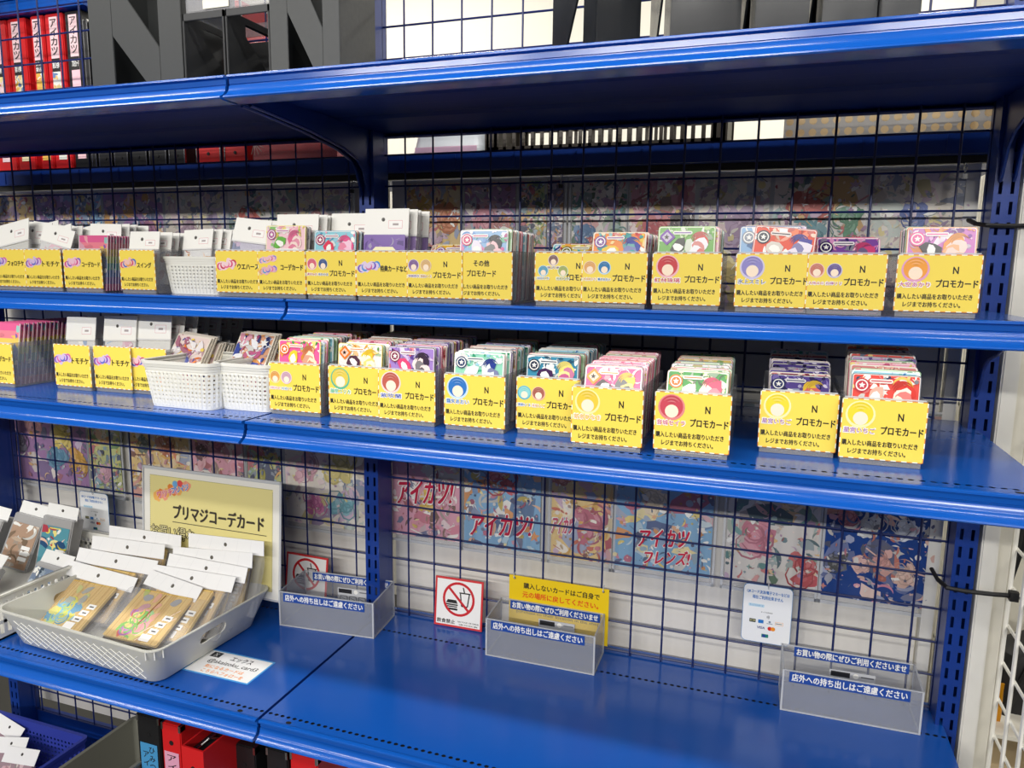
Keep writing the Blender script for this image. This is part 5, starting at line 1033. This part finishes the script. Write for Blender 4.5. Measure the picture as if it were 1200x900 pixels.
# olive grey box
a = at(158, 842, -.10); b_ = atz(78, 898, a.z)
t = thing('storage_box', 'olive grey plastic box beside the blue perforated basket', 'box', (a.x, a.y, DZ + .0006), (0, 0, 0)); h = a.z - DZ; w, d = .30, .30; rz = math.atan2(b_.x - a.x, -(b_.y - a.y)); t.rotation_euler = (0, 0, rz)
m = MB(); q = .003; w = .115
m.loft([rrect(w - .02, d - .02, .008, 0, 4, w / 2, -d / 2), rrect(w, d, .01, h, 4, w / 2, -d / 2), rrect(w + .008, d + .008, .012, h, 4, w / 2, -d / 2), rrect(w + .008, d + .008, .012, h + .004, 4, w / 2, -d / 2), rrect(w - q * 2, d - q * 2, .008, h + .004, 4, w / 2, -d / 2), rrect(w - .026, d - .026, .006, .004, 4, w / 2, -d / 2)], True, True); m.obj('box_body', GREYB, t, smooth=True)
# binders under the lowest shelf
def binder2(label, pxa, pxb, pyt, Y, col, tag_col=None, words=(), lean=0, slip=False, h=None):
    xa, xb = at(pxa, pyt, Y).x, at(pxb, pyt, Y).x; w = xb - xa; top = at(pxa, pyt, Y).z; h = top - DZ - .0006
    t = thing('ring_binder', label, 'binder', ((xa + xb) / 2, Y, DZ + .0006), (0, 0, lean)); M_ = REDB if col == 'r' else BLKB
    if slip:
        m = MB(); d = .18; m.box((-w / 2, 0, 0), (w / 2, .003, h)); m.box((-w / 2, .003, 0), (-w / 2 + .003, d, h)); m.box((w / 2 - .003, .003, 0), (w / 2, d, h)); m.box((-w / 2, d - .003, 0), (w / 2, d, h)); body = m.obj('slip_case', REDB, t)
        m = MB(); m.box((-w / 2 + .0045, .006, 0), (w / 2 - .0045, d - .006, h - .014)); m.obj('binder_inside', BLKB, t); m = MB(); m.tube([(-.008, .02, h - .013), (0, .035, h - .004), (.008, .05, h - .012)], .002, 6); m.tube([(-.006, .015, h - .011), (-.006, .055, h - .011)], .0025, 6); m.obj('ring_lever', STEEL, t)
    else:
        m = MB(); m.box((-w / 2 + .001, .0, 0), (w / 2 - .001, .20, h)); body = m.obj('cover', M_, t, bevel=.0018)
        for s in (-1, 1): m = MB(); m.box((s * (w / 2 - .003) - .002, -.0008, h - .012), (s * (w / 2 - .003) + .002, .012, h + .0006)); m.obj('metal_corner', STEEL, body)
    m = MB(); m.tube([(0, -.0008, h - .035), (0, .001, h - .035)], .0045, 12); m.obj('finger_hole', DARK, body)
    if tag_col:
        lw = w * .72; cv = Canvas(lw, .16, hx(tag_col), t=.0005)
        for j, wd in enumerate(words):
            for i, ch in enumerate(wd): cv.text(ch, lw * ((.5,) if len(words) == 1 else (.68, .32))[j], .148 - .0165 * i - .010 * j, lw * .34 if len(words) > 1 else lw * .6, .0115, INK, .02)
        cv.obj('spine_label', body, (-lw / 2, -.0014, h - .052 - .16))
    return t
binder2('black binder with a blue lettered spine label, leftmost under the lowest shelf', 159, 186, 836, -.20, 'b', '#4a9ad0', ('ひみつの', 'アイプリ'))
binder2('red binder with a pink lettered spine label under the lowest shelf', 188, 211, 846, -.205, 'r', '#e8a8c4', ('アイプリ',))
binder2('red slipcase binder pulled forward with its rings showing', 212, 238, 874, -.285, 'r', slip=True, lean=R(-2))
binder2('black binder just right of the red slipcase', 271, 299, 870, -.215, 'b', '#4a9ad0')
binder2('black binder under the shelf seam, second black one right of the slipcase', 311, 337, 876, -.215, 'b', '#4a9ad0')
binder2('red binder at the right end of the row under the lowest shelf', 339, 372, 881, -.215, 'r')
